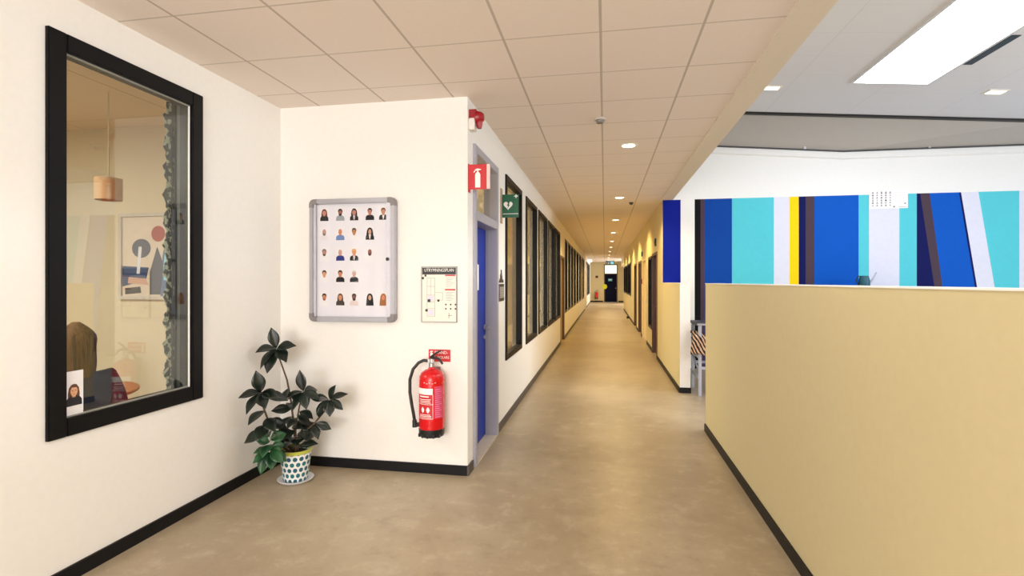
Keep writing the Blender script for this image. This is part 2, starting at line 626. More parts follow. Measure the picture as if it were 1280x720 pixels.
def half_wall(name, y0, y1, label):
    root = stru_empty(name, (XR + 0.07, y0, 0))
    root['label'] = label
    mb = MB()
    fs = mb.box(XR, XR + 0.14, y0, y1, 0, 1.526)
    for i in (2, 4): fs[i].material_index = 1
    mb.build('panel', [M_CREAM, M_WHITE], root)
    mb = MB(); mb.box(XR - 0.004, XR + 0.144, y0 - 0.003, y1 + 0.003, 1.526, 1.532)
    mb.build('cap', M_PRINT_W, root)
    return root


half_wall('wall_half', -5, 5.67, 'cream half-height wall with white cap beside the walkway')
half_wall('wall_half_far', 7.55, YM, 'short cream half-height wall with white end')

bb = dict(left=(XL, XL + 0.014, -5, YN, 0, 0.078), nook=(XL, XC + 0.012, YN - 0.014, YN, 0, 0.078))
for k, v in bb.items():
    b = MB(); b.box(*v); structure(b.build('baseboard_' + k, M_BASE))
b = MB(); b.box(XC, XC + 0.014, YN - 0.014, 4.17, 0, 0.078)
for y0, y1 in ((5.2, 12.83), (14.03, 28.77), (30.63, YE)): b.box(XC, XC + 0.012, y0, y1, 0, 0.08)
structure(b.build('baseboard_corridor_left', mat('grey_skirting', (74, 68, 68), 0.5)))
b = MB()
for y0, y1 in ((YM, 10.64), (11.8, 13.34), (14.76, 15.14), (16.56, 17.44), (18.86, 29.3)): b.box(XR - 0.012, XR, y0, y1, 0, 0.08)
structure(b.build('baseboard_corridor_right', M_BASE))
b = MB(); b.box(XR - 0.013, XR, -5, 5.672, 0, 0.075)
structure(b.build('baseboard_half_wall', M_BASE))
b = MB(); b.box(XR - 0.012, XR, 7.54, YM, 0, 0.075); b.box(XR - 0.012, XR + 0.15, 7.536, 7.55, 0, 0.075)
structure(b.build('baseboard_half_wall_far', M_BASE))
b = MB(); b.box(XC, DX0 - 0.06, YE - 0.012, YE, 0, 0.1); b.box(DX1 + 0.06, 1.39, YE - 0.012, YE, 0, 0.1)
structure(b.build('baseboard_end', M_BASE))

# the rooms behind the glass
b = MB(); b.box(-7, -6.9, -5, YN, 0, 2.95); b.box(-7, XL - 0.12, -5, -4.9, 0, 2.95)
structure(b.build('wall_office', M_BEIGE), 'beige office wall behind the window')
b = MB(); b.box(-7, XL - 0.12, -5, YN, 2.95, 3.03)
structure(b.build('ceiling_office', tile_material('office_tiles', (226, 204, 172), (180, 156, 124), 0.1, 1.2, 0.2, 1.2, 0.007), origin=(0, 0, 0)))
b = MB(); b.box(-5.2, -5.1, YN + 0.12, YE, 0, 2.95)
for yy in (13.2, 20.0, 29.6): b.box(-5.1, XC - 0.2, yy, yy + 0.1, 0, 2.95)
structure(b.build('wall_classroom', M_BEIGE))
b = MB(); b.box(-5.2, XC - 0.12, YN + 0.12, YE, 2.95, 3.03)
structure(b.build('ceiling_classroom', M_BULK))
b = MB(); b.box(XR + 0.14, 3.0, 29.2, 29.3, 0, ZC); b.box(2.9, 3.0, YM + 0.16, 29.3, 0, ZC); b.box(XR, 3.0, YM + 0.16, 29.3, ZC, ZC + 0.1)
structure(b.build('wall_store_rooms', M_BEIGE))


def ring_x(mb, x0, x1, y0, y1, z0, z1, w, mi=0, wb=None):
    wb = wb or w
    mb.box(x0, x1, y0, y0 + w, z0, z1, mi); mb.box(x0, x1, y1 - w, y1, z0, z1, mi)
    mb.box(x0, x1, y0 + w, y1 - w, z1 - w, z1, mi); mb.box(x0, x1, y0 + w, y1 - w, z0, z0 + wb, mi)


# window_1: the big office window
w1 = stru_empty('window_1', (XL, 2.635, 0.755)); w1['label'] = 'tall black framed office window in the white wall'
b = MB(); ring_x(b, XL - 0.085, XL + 0.02, *WIN, 0.092)
b.build('frame', M_BLACK, w1, bevel=0.004)
b = MB(); ring_x(b, XL - 0.12, XL - 0.086, 2.13, 3.14, 0.755, 2.82, 0.075); b.build('inner_frame', M_DGREY, w1)
b = MB(); ring_x(b, XL - 0.016, XL - 0.004, 2.221, 3.05, 0.845, 2.73, 0.010); b.build('glazing_bead', M_GASKET, w1)
b = MB(); b.box(XL - 0.004, XL + 0.002, 3.034, 3.041, 0.85, 2.72)
b.build('white_seal', M_PRINT_W, w1)
b = MB(); b.box(XL - 0.012, XL - 0.006, 2.2, 3.06, 0.82, 2.75); b.build('pane', M_GLASS_BIG, w1)

# corridor windows
for i, (y0, y1) in enumerate(LW):
    r = stru_empty('window_%d' % (i + 2), (XC, (y0 + y1) / 2, WZ0))
    mb = MB(); ring_x(mb, XC - 0.055, XC + (0.018 if i < 5 else 0.004), y0, y1, WZ0, WZ1, 0.06); mb.build('frame', M_BLACK, r, bevel=0.003 if i < 5 else 0)
    mb = MB(); mb.box(XC - 0.05, XC - 0.043, y0 + 0.05, y1 - 0.05, WZ0 + 0.05, WZ1 - 0.05); mb.build('pane', M_GLASS, r)
for i, (y0, y1, z0, z1) in enumerate(RW):
    r = stru_empty('window_%d' % (i + 18), (XR, (y0 + y1) / 2, z0))
    mb = MB(); ring_x(mb, XR - 0.015, XR + 0.14, y0, y1, z0, z1, 0.06)
    if i: mb.box(XR + 0.02, XR + 0.07, (y0 + y1) / 2 - 0.04, (y0 + y1) / 2 + 0.04, z0, z1)
    mb.build('frame', M_BLACK, r)
    mb = MB(); mb.box(XR + 0.06, XR + 0.067, y0 + 0.05, y1 - 0.05, z0 + 0.05, z1 - 0.05); mb.build('pane', M_GLASS, r)


# ------------------------------------------------------------------ doors
d1 = stru_empty('door_1', (XC, 4.685, 0)); d1['label'] = 'blue door in a grey frame with glazed transom'
b = MB()
y0, y1 = 4.2, 5.17
b.box(XC - 0.12, XC + 0.022, y0, y0 + 0.07, 0, 2.70); b.box(XC - 0.12, XC + 0.022, y1 - 0.07, y1, 0, 2.70)
b.box(XC - 0.12, XC + 0.022, y0 + 0.07, y1 - 0.07, 2.63, 2.70); b.box(XC - 0.12, XC + 0.022, y0 + 0.07, y1 - 0.07, 2.07, 2.15)
b.box(XC - 0.10, XC - 0.06, y0 + 0.07, y0 + 0.085, 0, 2.07); b.box(XC - 0.10, XC - 0.06, y1 - 0.085, y1 - 0.07, 0, 2.07)
b.build('frame', M_GFRAME, d1, bevel=0.004)
b = MB(); b.box(XC - 0.12, XC + 0.02, y0 + 0.07, y1 - 0.07, 0.0, 0.014); b.build('threshold', mat('pale_threshold', (196, 184, 166), 0.5), d1)
b = MB(); b.box(XC - 0.145, XC - 0.10, y0 + 0.075, y1 - 0.075, 0.02, 2.065); lf = b.build('leaf', M_BLUE, d1, bevel=0.003)
b = MB(); b.box(XC - 0.062, XC - 0.054, y0 + 0.06, y1 - 0.06, 2.14, 2.64); b.build('transom_pane', M_GLASS, d1)
hx = XC - 0.10
b = MB(); b.lathe([(0.026, 0), (0.026, 0.008), (0.011, 0.012), (0.010, 0.05)], (hx, 5.035, 1.10), 'x', 16)
b.tube([(hx + 0.05, 5.04, 1.10), (hx + 0.052, 4.99, 1.10), (hx + 0.048, 4.92, 1.098)], [0.011, 0.010, 0.009], 12)
b.build('handle', M_STEEL, lf, smooth=True)
b = MB(); b.lathe([(0.024, 0), (0.024, 0.010), (0.008, 0.014), (0.001, 0.016)], (hx, 5.035, 1.0), 'x', 16); b.build('lock', M_STEEL, lf, smooth=True)
b = MB(); b.box(hx, hx + 0.003, 4.44, 4.80, 1.47, 1.71)
tag(b.build('door_notice', M_PAPER), 'white paper notice taped to the blue door', 'notice')
b = MB(); b.box(hx + 0.003, hx + 0.0036, 4.58, 4.68, 1.57, 1.61)
b.build('printed_mark', mat('grey_print', (110, 106, 116), 0.7), bpy.data.objects['door_notice'])


def plain_door(name, xw, sgn, y0, y1, z1, leafm, framem, rec=0.05, label=None, handle=True):
    """sgn: +1 if the wall's room side lies at larger x"""
    r = stru_empty(name, (xw, (y0 + y1) / 2, 0))
    if label: r['label'] = label
    mb = MB()
    a, c = xw - sgn * 0.015, xw + sgn * 0.12
    mb.box(a, c, y0, y0 + 0.06, 0, z1); mb.box(a, c, y1 - 0.06, y1, 0, z1); mb.box(a, c, y0 + 0.06, y1 - 0.06, z1 - 0.06, z1)
    mb.build('frame', framem, r)
    mb = MB(); mb.box(xw + sgn * rec, xw + sgn * (rec + 0.045), y0 + 0.062, y1 - 0.062, 0.01, z1 - 0.062)
    leaf = mb.build('leaf', leafm, r)
    if handle:
        yh = y0 + 0.14
        mb = MB(); mb.lathe([(0.026, 0), (0.026, -sgn * 0.01), (0.011, -sgn * 0.014), (0.010, -sgn * 0.05)], (xw + sgn * rec, yh, 1.04), 'x', 12)
        mb.tube([(xw + sgn * (rec - 0.05), yh, 1.04), (xw + sgn * (rec - 0.05), yh + 0.12, 1.04)], 0.01, 10)
        mb.build('handle', M_STEEL, leaf, smooth=True)
    return r


M_WAL = wood_material('dark_walnut_door', (58, 32, 28), (84, 48, 38))
M_BROWNF = mat('brown_frame', (92, 66, 48), 0.5)
M_CREAMD = mat('cream_door', (222, 200, 150), 0.5)
M_WHITED = mat('white_door', (226, 216, 196), 0.5)
plain_door('door_2', XC, -1, 12.86, 14.0, 2.2, M_CREAMD, M_BROWNF, label='pale door between the corridor windows')
plain_door('door_3', XC, -1, 28.8, 30.6, 2.2, M_WHITED, M_WHITED, rec=0.02)
plain_door('door_4', XR, 1, 10.7, 11.75, 2.15, M_WAL, M_WAL, label='dark walnut door beside the glazed panel')
plain_door('door_5', XR, 1, 13.4, 14.7, 2.15, M_CREAMD, M_CREAMD, rec=0.02, label='cream door in the cream wall')
plain_door('door_6', XR, 1, 15.2, 16.5, 2.15, M_WAL, M_BROWNF)
plain_door('door_7', XR, 1, 17.5, 18.8, 2.15, M_WAL, M_BROWNF)
d8 = stru_empty('door_8', ((DX0 + DX1) / 2, YE, 0)); d8['label'] = 'dark blue door closing the corridor, lit transom above'
b = MB()
b.box(DX0, DX0 + 0.07, YE - 0.02, YE + 0.12, 0, 2.85); b.box(DX1 - 0.07, DX1, YE - 0.02, YE + 0.12, 0, 2.85)
b.box(DX0 + 0.07, DX1 - 0.07, YE - 0.02, YE + 0.12, 2.78, 2.85); b.box(DX0 + 0.07, DX1 - 0.07, YE - 0.02, YE + 0.12, 2.1, 2.17)
b.build('frame', mat('dark_brown_frame', (96, 80, 52), 0.5), d8)
b = MB(); b.box(DX0 + 0.07, DX1 - 0.07, YE + 0.03, YE + 0.08, 0.01, 2.1)
lf = b.build('leaf', mat('dark_navy_door', (6, 9, 40), 0.6, spec=0.1), d8)
b = MB(); b.lathe([(0.03, 0), (0.03, -0.02), (0.012, -0.03), (0.012, -0.06)], (DX1 - 0.14, YE + 0.03, 1.05), 'y', 12); b.build('handle', M_STEEL, lf, smooth=True)
b = MB(); b.box(DX0 + 0.07, DX1 - 0.07, YE + 0.05, YE + 0.06, 2.17, 2.78)
b.build('lit_transom', mat('daylit_glass', (250, 240, 215), 0.4, emit=(255, 244, 214), estr=1.1), d8)

# ------------------------------------------------------------------ lamps
DL = [5.79, 9.35, 12.73, 16.07, 19.4, 22.8, 26.1, 29.5, 32.8, 36.2]
ORD = ['first', 'second', 'third', 'fourth', 'fifth', 'sixth', 'seventh', 'eighth', 'ninth', 'tenth']
M_LAMP = mat('lamp_diffuser', (255, 250, 235), 0.5, noise=0, emit=(255, 244, 214), estr=9.0)
M_LTRIM = mat('lamp_trim_white', (236, 230, 220), 0.4)


def spot(parent, loc, power, ang=150, blend=0.5, col=WARM, rad=0.06):
    d = bpy.data.lights.new('downlight_beam', 'SPOT')
    d.energy = power; d.spot_size = math.radians(ang); d.spot_blend = blend; d.color = col; d.shadow_soft_size = rad
    o = bpy.data.objects.new('downlight_beam', d)
    COL.objects.link(o)
    if parent is not None:
        o.parent = parent
        o.location = Vector(loc) - WL[parent.name]
    else:
        o.location = loc
    return o


for i, y in enumerate(DL):
    t = thing('downlight', (0.255, y, ZC), 'round recessed ceiling downlight, %s along the corridor row' % ORD[i], 'ceiling light', 'round downlights along the corridor ceiling')
    mb = MB(); mb.lathe([(0.065, -0.002), (0.085, -0.008), (0.098, -0.004), (0.10, 0.0)], (0.255, y, ZC), 'z', 24, caps=False); mb.build('trim_ring', M_LTRIM, t, smooth=True)
    mb = MB(); mb.lathe([(0.001, -0.004), (0.068, -0.004)], (0.255, y, ZC), 'z', 24, caps=False); mb.build('diffuser', M_LAMP, t)
    spot(t, (0.255, y, ZC - 0.04), E_SPOT * (1.0 if y < 9 else 3.1), col=((1, 0.88, 0.66) if y < 9 else GOLD))
for p in ((0.255, 2.3, 150), (0.255, -1.1, 150), (-1.65, 1.3, 115)):
    spot(None, (p[0], p[1], ZC - 0.04), E_SPOT * (0.55 if p[0] < 0 else 1.0), p[2], col=(1, 0.97, 0.92))

# skylight of the hall
SY0, SY1, SX0, SX1 = 2.6, 7.82, 3.35, 4.25
t = thing('skylight_panel', ((SX0 + SX1) / 2, (SY0 + SY1) / 2, hz(3.8)), 'long bright rectangular light panel in the high hall ceiling', 'ceiling light')
b = MB()
for (xa, xb, ya, yb) in ((SX0 - 0.03, SX0, SY0, SY1), (SX1, SX1 + 0.03, SY0, SY1), (SX0 - 0.03, SX1 + 0.03, SY1, SY1 + 0.03), (SX0 - 0.03, SX1 + 0.03, SY0 - 0.03, SY0)):
    b.prism([(xa, hz(xa) - 0.02), (xb, hz(xb) - 0.02), (xb, hz(xb)), (xa, hz(xa))], 'y', ya, yb)
b.build('frame', mat('skylight_frame', (212, 212, 216), 0.5), t)
b = MB(); b.face([(SX0, SY0, hz(SX0) - 0.012), (SX1, SY0, hz(SX1) - 0.012), (SX1, SY1, hz(SX1) - 0.012), (SX0, SY1, hz(SX0) - 0.012)])
b.build('diffuser', mat('skylight_glow', (255, 255, 255), 0.5, noise=0, emit=(246, 250, 255), estr=E_SKY), t)
b = MB(); b.prism([(4.31, hz(4.31) - 0.006), (4.40, hz(4.40) - 0.006), (4.40, hz(4.4)), (4.31, hz(4.31))], 'y', 6.45, 7.22)
v = tag(b.build('air_slot', M_BLACKP), 'black slot in the grey hall ceiling beside the bright panel', 'vent')
for (x, y, lab) in ((2.39, 8.1, 'small square spotlight in the hall ceiling above the cyan stripe'), (5.22, 8.1, 'small square spotlight in the hall ceiling beyond the black slot')):
    t = thing('ceiling_spotlight', (x, y, hz(x)), lab, 'ceiling light', 'small hall ceiling spotlights')
    mb = MB(); mb.prism([(x - 0.12, hz(x - .12) - 0.008), (x + 0.12, hz(x + .12) - 0.008), (x + 0.12, hz(x + .12)), (x - 0.12, hz(x - .12))], 'y', y - 0.09, y + 0.09); mb.build('trim', M_LTRIM, t)
    mb = MB(); mb.prism([(x - 0.09, hz(x - .09) - 0.014), (x + 0.09, hz(x + .09) - 0.014), (x + 0.09, hz(x + .09) - 0.008), (x - 0.09, hz(x - .09) - 0.008)], 'y', y - 0.06, y + 0.06)
    mb.build('diffuser', mat('spot_glow', (255, 250, 235), 0.5, noise=0, emit=(255, 248, 225), estr=1.2), t)

# dark rail along the hall wall with its clips
t = thing('wall_rail', (3.98, YM - 0.05, 3.76), 'thin dark rail running across the white wall above the stripes', 'rail')
b = MB(); b.tube([(x, YM - 0.05, z) for x, z in SO], 0.013, 8); b.build('bar', mat('dark_grey_metal', (66, 68, 72), 0.5), t, smooth=True)
for x, z in ((3.377, 3.82), (5.276, 3.755), (1.9, 3.945), (7.6, 3.745)):
    mb = MB(); mb.box(x - 0.02, x + 0.02, YM - 0.07, YM - 0.03, z, z + 0.05); mb.build('clip', M_ALU, t)
b = MB()
for (xa, za), (xb, zb) in zip(SO[:-1], SO[1:]):
    b.face([(xa, YM - 0.03, za - 0.11), (xb, YM - 0.03, zb - 0.11), (xb, YM - 0.03, zb), (xa, YM - 0.03, za)])
    b.face([(xa, YM - 0.03, za - 0.11), (xb, YM - 0.03, zb - 0.11), (xb, YM, zb - 0.13), (xa, YM, za - 0.13)])
structure(b.build('trim_4', M_COOLW), 'white ledge under the hall rail')
# smoke detector and sensor
t = thing('smoke_detector', (-0.043, 4.78, ZC), 'small white smoke detector on the tiled ceiling seam', 'smoke detector')
b = MB(); b.lathe([(0.05, 0), (0.055, -0.012), (0.05, -0.02)], (-0.043, 4.78, ZC), 'z', 24); b.build('base', mat('detector_grey', (196, 190, 182), 0.5), t, smooth=True)
b = MB(); b.lathe([(0.036, -0.02), (0.036, -0.03), (0.028, -0.045), (0.001, -0.048)], (-0.043, 4.78, ZC), 'z', 24); b.build('sensor_head', mat('detector_dark', (120, 114, 108), 0.5), t, smooth=True)
b = MB(); b.lathe([(0.04, 0), (0.04, -0.02), (0.02, -0.045), (0.001, -0.048)], (0.486, 9.95, ZC), 'z', 18)
tag(b.build('ceiling_sensor', mat('sensor_dark', (50, 46, 42), 0.5), smooth=True), 'small dark sensor dot on the corridor ceiling', 'sensor')
t = thing('wall_lamp', (XC, 31.3, 2.62), 'white wall lamp high at the far end of the window row', 'lamp')
b = MB(); b.box(XC, XC + 0.05, 31.2, 31.4, 2.58, 2.72); b.build('mount', M_BLACKP, t)
b = MB(); b.ellip((XC + 0.2, 31.3, 2.78), (0.13, 0.13, 0.09), 16, 10); b.build('lamp_shade', mat('lit_shade', (255, 250, 240), 0.5, noise=0, emit=(255, 248, 232), estr=2.0), t, smooth=True)

# ------------------------------------------------------------------ notice board with portraits
BX0, BX1, BZ0, BZ1 = -2.436, -1.671, 1.217, 2.237
t = thing('notice_board', (-2.053, YN, BZ0), 'silver framed notice board with rounded grey corners and portrait prints', 'notice board')
b = MB(); b.box(BX0 + 0.02, BX1 - 0.02, YN - 0.018, YN, BZ0 + 0.02, BZ1 - 0.02); b.build('backing_panel', mat('board_white', (236, 234, 240), 0.6, noise=0.01), t)
b = MB(); dpt = 0.05
for (xa, xb, za, zb) in ((BX0, BX0 + 0.042, BZ0 + 0.06, BZ1 - 0.06), (BX1 - 0.042, BX1, BZ0 + 0.06, BZ1 - 0.06), (BX0 + 0.06, BX1 - 0.06, BZ0, BZ0 + 0.042), (BX0 + 0.06, BX1 - 0.06, BZ1 - 0.042, BZ1)):
    b.box(xa, xb, YN - dpt, YN, za, zb)
b.build('frame', M_ALU, t, bevel=0.008)
b = MB()
b.bm.free()
for (xa, xb, za, zb) in ((BX0 + 0.042, BX0 + 0.06, BZ0 + 0.042, BZ1 - 0.042), (BX1 - 0.082, BX1 - 0.042, BZ0 + 0.042, BZ1 - 0.042)):
    mb = MB(); mb.box(xa, xb, YN - 0.044, YN - 0.03, za, zb)
    mb.build('door_stile', mat('pale_silver', (206, 204, 214), 0.4, metal=0.25), t, bevel=0.003)
for sx, sz in ((0, 0), (0, 1), (1, 0), (1, 1)):
    ox, oz = (BX1 if sx else BX0), (BZ1 if sz else BZ0)
    dx, dz = (-1 if sx else 1), (-1 if sz else 1)
    R, w, L = 0.045, 0.044, 0.075
    pts = [(ox + dx * L, oz), (ox + dx * R, oz)]
    pts += [(ox + dx * (R - R * math.sin(a)), oz + dz * (R - R * math.cos(a))) for a in [PI / 2 * k / 8 for k in range(1, 8)]]
    pts += [(ox, oz + dz * R), (ox, oz + dz * L), (ox + dx * w, oz + dz * L), (ox + dx * w, oz + dz * w), (ox + dx * L, oz + dz * w)]
    mb = MB(); mb.prism(pts, 'y', YN - dpt - 0.004, YN); mb.build('corner_cap', M_GPLAST, t, bevel=0.006)
b = MB(); b.lathe([(0.014, 0), (0.014, -0.01), (0.006, -0.014), (0.001, -0.014)], (-1.738, YN - 0.044, 1.733), 'y', 14); b.build('lock', M_BLACKP, t, smooth=True)
b = MB(); b.box(BX0 + 0.06, BX1 - 0.082, YN - 0.036, YN - 0.033, BZ0 + 0.042, BZ1 - 0.042); b.build('glass_cover', M_GLASS_THIN, t)

pm = {}


def pc(c):
    if c not in pm: pm[c] = mat('print_%d_%d_%d' % c, c, 0.75, noise=0)
    return pm[c]


def portrait(name, x, z, w, h, spec, y, parent=None, flip=None):
    """a printed head and shoulders picture, built facing -y; flip maps (u,v,depth) to world"""
    P = flip or (lambda u, v, d: (x + u, y - d, z + v))
    cols = []

    def mi(c):
        if c not in cols: cols.append(c)
        return cols.index(c)
    mb = MB()
    bg = spec.get('bg', (240, 237, 240))
    k = w / 0.088

    def poly(pts, d, c): mb.face([P(u * k, v * k, d) for u, v in pts], mi(c))
    hw, hh = w / 2 / k, h / 2 / k
    # the sheet itself has a little thickness
    f = [(-hw, -hh), (hw, -hh), (hw, hh), (-hw, hh)]
    poly(f, 0.0012, bg)
    for i in range(4):
        (u0, v0), (u1, v1) = f[i], f[(i + 1) % 4]
        mb.face([P(u0 * k, v0 * k, 0), P(u1 * k, v1 * k, 0), P(u1 * k, v1 * k, 0.0012), P(u0 * k, v0 * k, 0.0012)], mi(bg))
    hair, skin, top = spec['hair'], spec['skin'], spec.get('top')
    st = spec['style']
    if st == 'long': poly([(-0.026, -0.040), (-0.027, 0.0), (-0.023, 0.026), (-0.012, 0.040), (0.0, 0.044), (0.012, 0.040), (0.023, 0.026), (0.027, 0.0), (0.026, -0.040)], 0.0015, hair)
    if st == 'scarf': poly([(-0.034, -0.056), (-0.030, -0.01), (-0.024, 0.026), (-0.012, 0.042), (0.0, 0.045), (0.012, 0.042), (0.024, 0.026), (0.030, -0.01), (0.034, -0.056)], 0.0015, hair)
    if top:
        poly([(-0.038, -0.056), (-0.037, -0.030), (-0.028, -0.018), (-0.010, -0.011), (0.010, -0.011), (0.028, -0.018), (0.037, -0.030), (0.038, -0.056)], 0.0018, top)
        if spec.get('collar'): poly([(-0.011, -0.011), (-0.004, -0.050), (0.004, -0.050), (0.011, -0.011)], 0.0021, spec['collar'])
    if st == 'scarf':
        poly(circ(0, 0.009, 0.0135, 0.021, 18), 0.0024, skin)
    else:
        poly([(-0.008, -0.017), (0.008, -0.017), (0.0085, 0.0), (-0.0085, 0.0)], 0.0022, tuple(int(v * 0.86) for v in skin))
        if st in ('short', 'long'): poly(circ(0, 0.022, 0.0205, 0.0205, 18), 0.0023, hair)
        poly(circ(0, 0.012, 0.0165, 0.025, 20), 0.0026, skin)
        if st in ('short', 'long'): poly([(-0.0175, 0.014), (-0.0195, 0.026), (-0.012, 0.041), (0.0, 0.0435), (0.012, 0.041), (0.0195, 0.026), (0.0175, 0.014), (0.012, 0.027), (-0.010, 0.029)], 0.0029, hair)
    if spec.get('beard'): poly([(-0.0155, 0.006), (-0.013, -0.008), (-0.006, -0.015), (0.006, -0.015), (0.013, -0.008), (0.0155, 0.006), (0.007, 0.001), (-0.007, 0.001)], 0.0031, spec['beard'])
    dk = tuple(int(v * 0.35) for v in skin)
    for sx in (-1, 1): poly(circ(sx * 0.0068, 0.0135, 0.0026, 0.0014, 8), 0.0033, dk)
    poly(circ(0, -0.0035, 0.0048, 0.0012, 8), 0.0033, tuple(int(v * q) for v, q in zip(skin, (0.75, 0.45, 0.45))))
    poly([(-0.0022, 0.003), (0.0022, 0.003), (0.0, 0.011)], 0.0032, tuple(int(v * 0.88) for v in skin))
    if spec.get('glasses'):
        for sx in (-1, 1): poly([(sx * 0.002, 0.0155), (sx * 0.0125, 0.0155), (sx * 0.0125, 0.0145), (sx * 0.002, 0.0145)], 0.0034, (40, 34, 34))
    o = mb.build(name, [pc(c) for c in cols], parent)
    return o


BLK, NAVY = (24, 20, 24), (26, 44, 128)
PORT = [
    (0, 0, dict(style='long', hair=(104, 46, 36), skin=(206, 140, 120), top=BLK), 'with long red-brown hair and black top'),
    (0, 1, dict(style='short', hair=(30, 22, 24), skin=(160, 104, 92), top=(158, 164, 172), beard=(48, 30, 30)), 'with short dark hair, beard and grey top'),
    (0, 2, dict(style='long', hair=(38, 24, 24), skin=(198, 134, 114), top=BLK, collar=(206, 200, 200)), 'with long dark hair, dark jacket and pale shirt'),
    (0, 3, dict(style='short', hair=(40, 26, 26), skin=(196, 128, 112), top=BLK), 'with dark tied-back hair and black top'),
    (0, 4, dict(style='short', hair=(92, 56, 34), skin=(206, 142, 106), top=BLK, collar=(236, 232, 232)), 'with brown hair and black top over white collar'),
    (1, 0, dict(style='bald', hair=(180, 170, 170), skin=(196, 150, 136), top=(232, 228, 232), beard=(120, 100, 96)), 'with cropped grey hair and pale shirt'),
    (1, 1, dict(style='bald', hair=(196, 140, 100), skin=(214, 140, 98), top=(110, 138, 190)), 'with a shaved head and light blue shirt'),
    (1, 2, dict(style='short', hair=(64, 44, 34), skin=(190, 130, 84)), 'with short dark hair and white shirt'),
    (1, 3, dict(style='scarf', hair=BLK, skin=(214, 158, 130), top=BLK, collar=(228, 214, 206)), 'with very long black hair and white neckline'),
    (2, 0, dict(style='short', hair=(120, 106, 104), skin=(190, 136, 120), beard=(86, 64, 60)), 'with grey hair, dark beard and pale shirt'),
    (2, 1, dict(style='bald', hair=(200, 180, 170), skin=(206, 160, 146), top=NAVY), 'with a bald head and navy hoodie'),
    (2, 2, dict(style='short', hair=(214, 160, 92), skin=(222, 150, 96), top=BLK, collar=(226, 214, 204)), 'with blond hair, dark jacket and pale scarf'),
    (2, 3, dict(style='bald', hair=(60, 40, 36), skin=(150, 96, 82), beard=(60, 36, 32)), 'with a shaved head and dark beard'),
    (3, 0, dict(style='short', hair=(44, 30, 26), skin=(220, 160, 118)), 'with dark hair and bare pale neckline'),
    (3, 1, dict(style='short', hair=(50, 32, 26), skin=(204, 134, 102), top=BLK), 'with short dark hair and black shirt'),
    (3, 2, dict(style='short', hair=(212, 206, 202), skin=(216, 172, 156), top=(30, 30, 36), glasses=1), 'with white hair, glasses and dark shirt'),
    (4, 0, dict(style='short', hair=(34, 24, 24), skin=(198, 130, 92), beard=(150, 88, 56)), 'with dark hair and ginger beard'),
    (4, 1, dict(style='long', hair=(88, 56, 38), skin=(212, 148, 108), top=(54, 44, 40)), 'with long brown hair and dark jacket'),
    (4, 2, dict(style='short', hair=(34, 24, 24), skin=(126, 78, 66), top=(226, 210, 206), beard=(40, 24, 24)), 'with short black hair, beard and pale shirt'),
    (4, 3, dict(style='scarf', hair=(20, 18, 22), skin=(216, 168, 140)), 'in a black headscarf'),
    (4, 4, dict(style='scarf', hair=(166, 104, 44), skin=(218, 138, 106)), 'in a golden brown headscarf'),
]
PX = [407.0, 425.5, 442.0, 461.5, 478.5]
PZ = [268.0, 292.5, 318.5, 345.5, 374.5]
cs, sn = math.cos(TH), math.sin(TH)
ROWN = ['top', 'second', 'third', 'fourth', 'bottom']
COLN = ['first', 'second', 'third', 'fourth', 'fifth']
xs_ = [-2.312, -2.168, -2.044, -1.905, -1.787]
zs_ = [2.113, 1.951, 1.780, 1.602, 1.408]
for r, c, sp, words in PORT:
    o = portrait('portrait_print', xs_[c], zs_[r], 0.088, 0.118, sp, YN - 0.018)
    tag(o, 'portrait print %s, %s row, %s column' % (words, ROWN[r], COLN[c]), 'photo', 'portrait prints in the notice board')

# evacuation plan
t = thing('evacuation_plan', (-1.313, YN, 1.227), 'framed evacuation plan with a black heading between notice board and corner', 'sign')
ax0, ax1, az0, az1 = -1.458, -1.169, 1.227, 1.667
b = MB(); b.box(ax0, ax1, YN - 0.014, YN, az0, az1); b.build('plate', mat('plan_paper', (232, 226, 214), 0.5, noise=0.01), t, bevel=0.002)
b = MB()
for (xa, xb, za, zb) in ((ax0 - .004, ax0, az0, az1), (ax1, ax1 + .004, az0, az1), (ax0 - .004, ax1 + .004, az0 - .004, az0), (ax0 - .004, ax1 + .004, az1, az1 + .004)): b.box(xa, xb, YN - .017, YN, za, zb)
b.build('edge_frame', M_GPLAST, t)
b = MB(); yf = YN - 0.0146
b.box(ax0 + 0.004, ax1 - 0.004, yf, YN - 0.014, az1 - 0.06, az1 - 0.004); hd = b.build('heading_band', M_BLACKP, t)
finish('heading_text', text_mesh('UTRYMNINGSPLAN', 0.036, (-1.313, yf - 0.0006, az1 - 0.026), width=0.245), M_PRINT_W, hd)
b = MB()
g = 0
for (xa, xb, za, zb) in ((-1.263, -1.178, az1 - 0.073, az1 - 0.062), (-1.263, -1.178, az1 - 0.188, az1 - 0.176)):
    b.box(xa, xb, yf, YN - 0.014, za, zb, 0)
for k in range(6): b.box(-1.255, -1.19 - (k % 3) * 0.012, yf, YN - 0.014, az1 - 0.088 - k * 0.014, az1 - 0.085 - k * 0.014, 1)
for k in range(6): b.box(-1.255, -1.19 - (k % 2) * 0.016, yf, YN - 0.014, az1 - 0.205 - k * 0.013, az1 - 0.202 - k * 0.013, 1)
for k in range(6): b.box(-1.262 + (k % 3) * 0.04, -1.250 + (k % 3) * 0.04, yf, YN - 0.014, 1.36 - (k // 3) * 0.034, 1.372 - (k // 3) * 0.034, 2)
b.box(-1.236, -1.206, yf, YN - 0.014, 1.276, 1.279, 2); b.box(-1.232, -1.229, yf, YN - 0.014, 1.255, 1.30, 2)
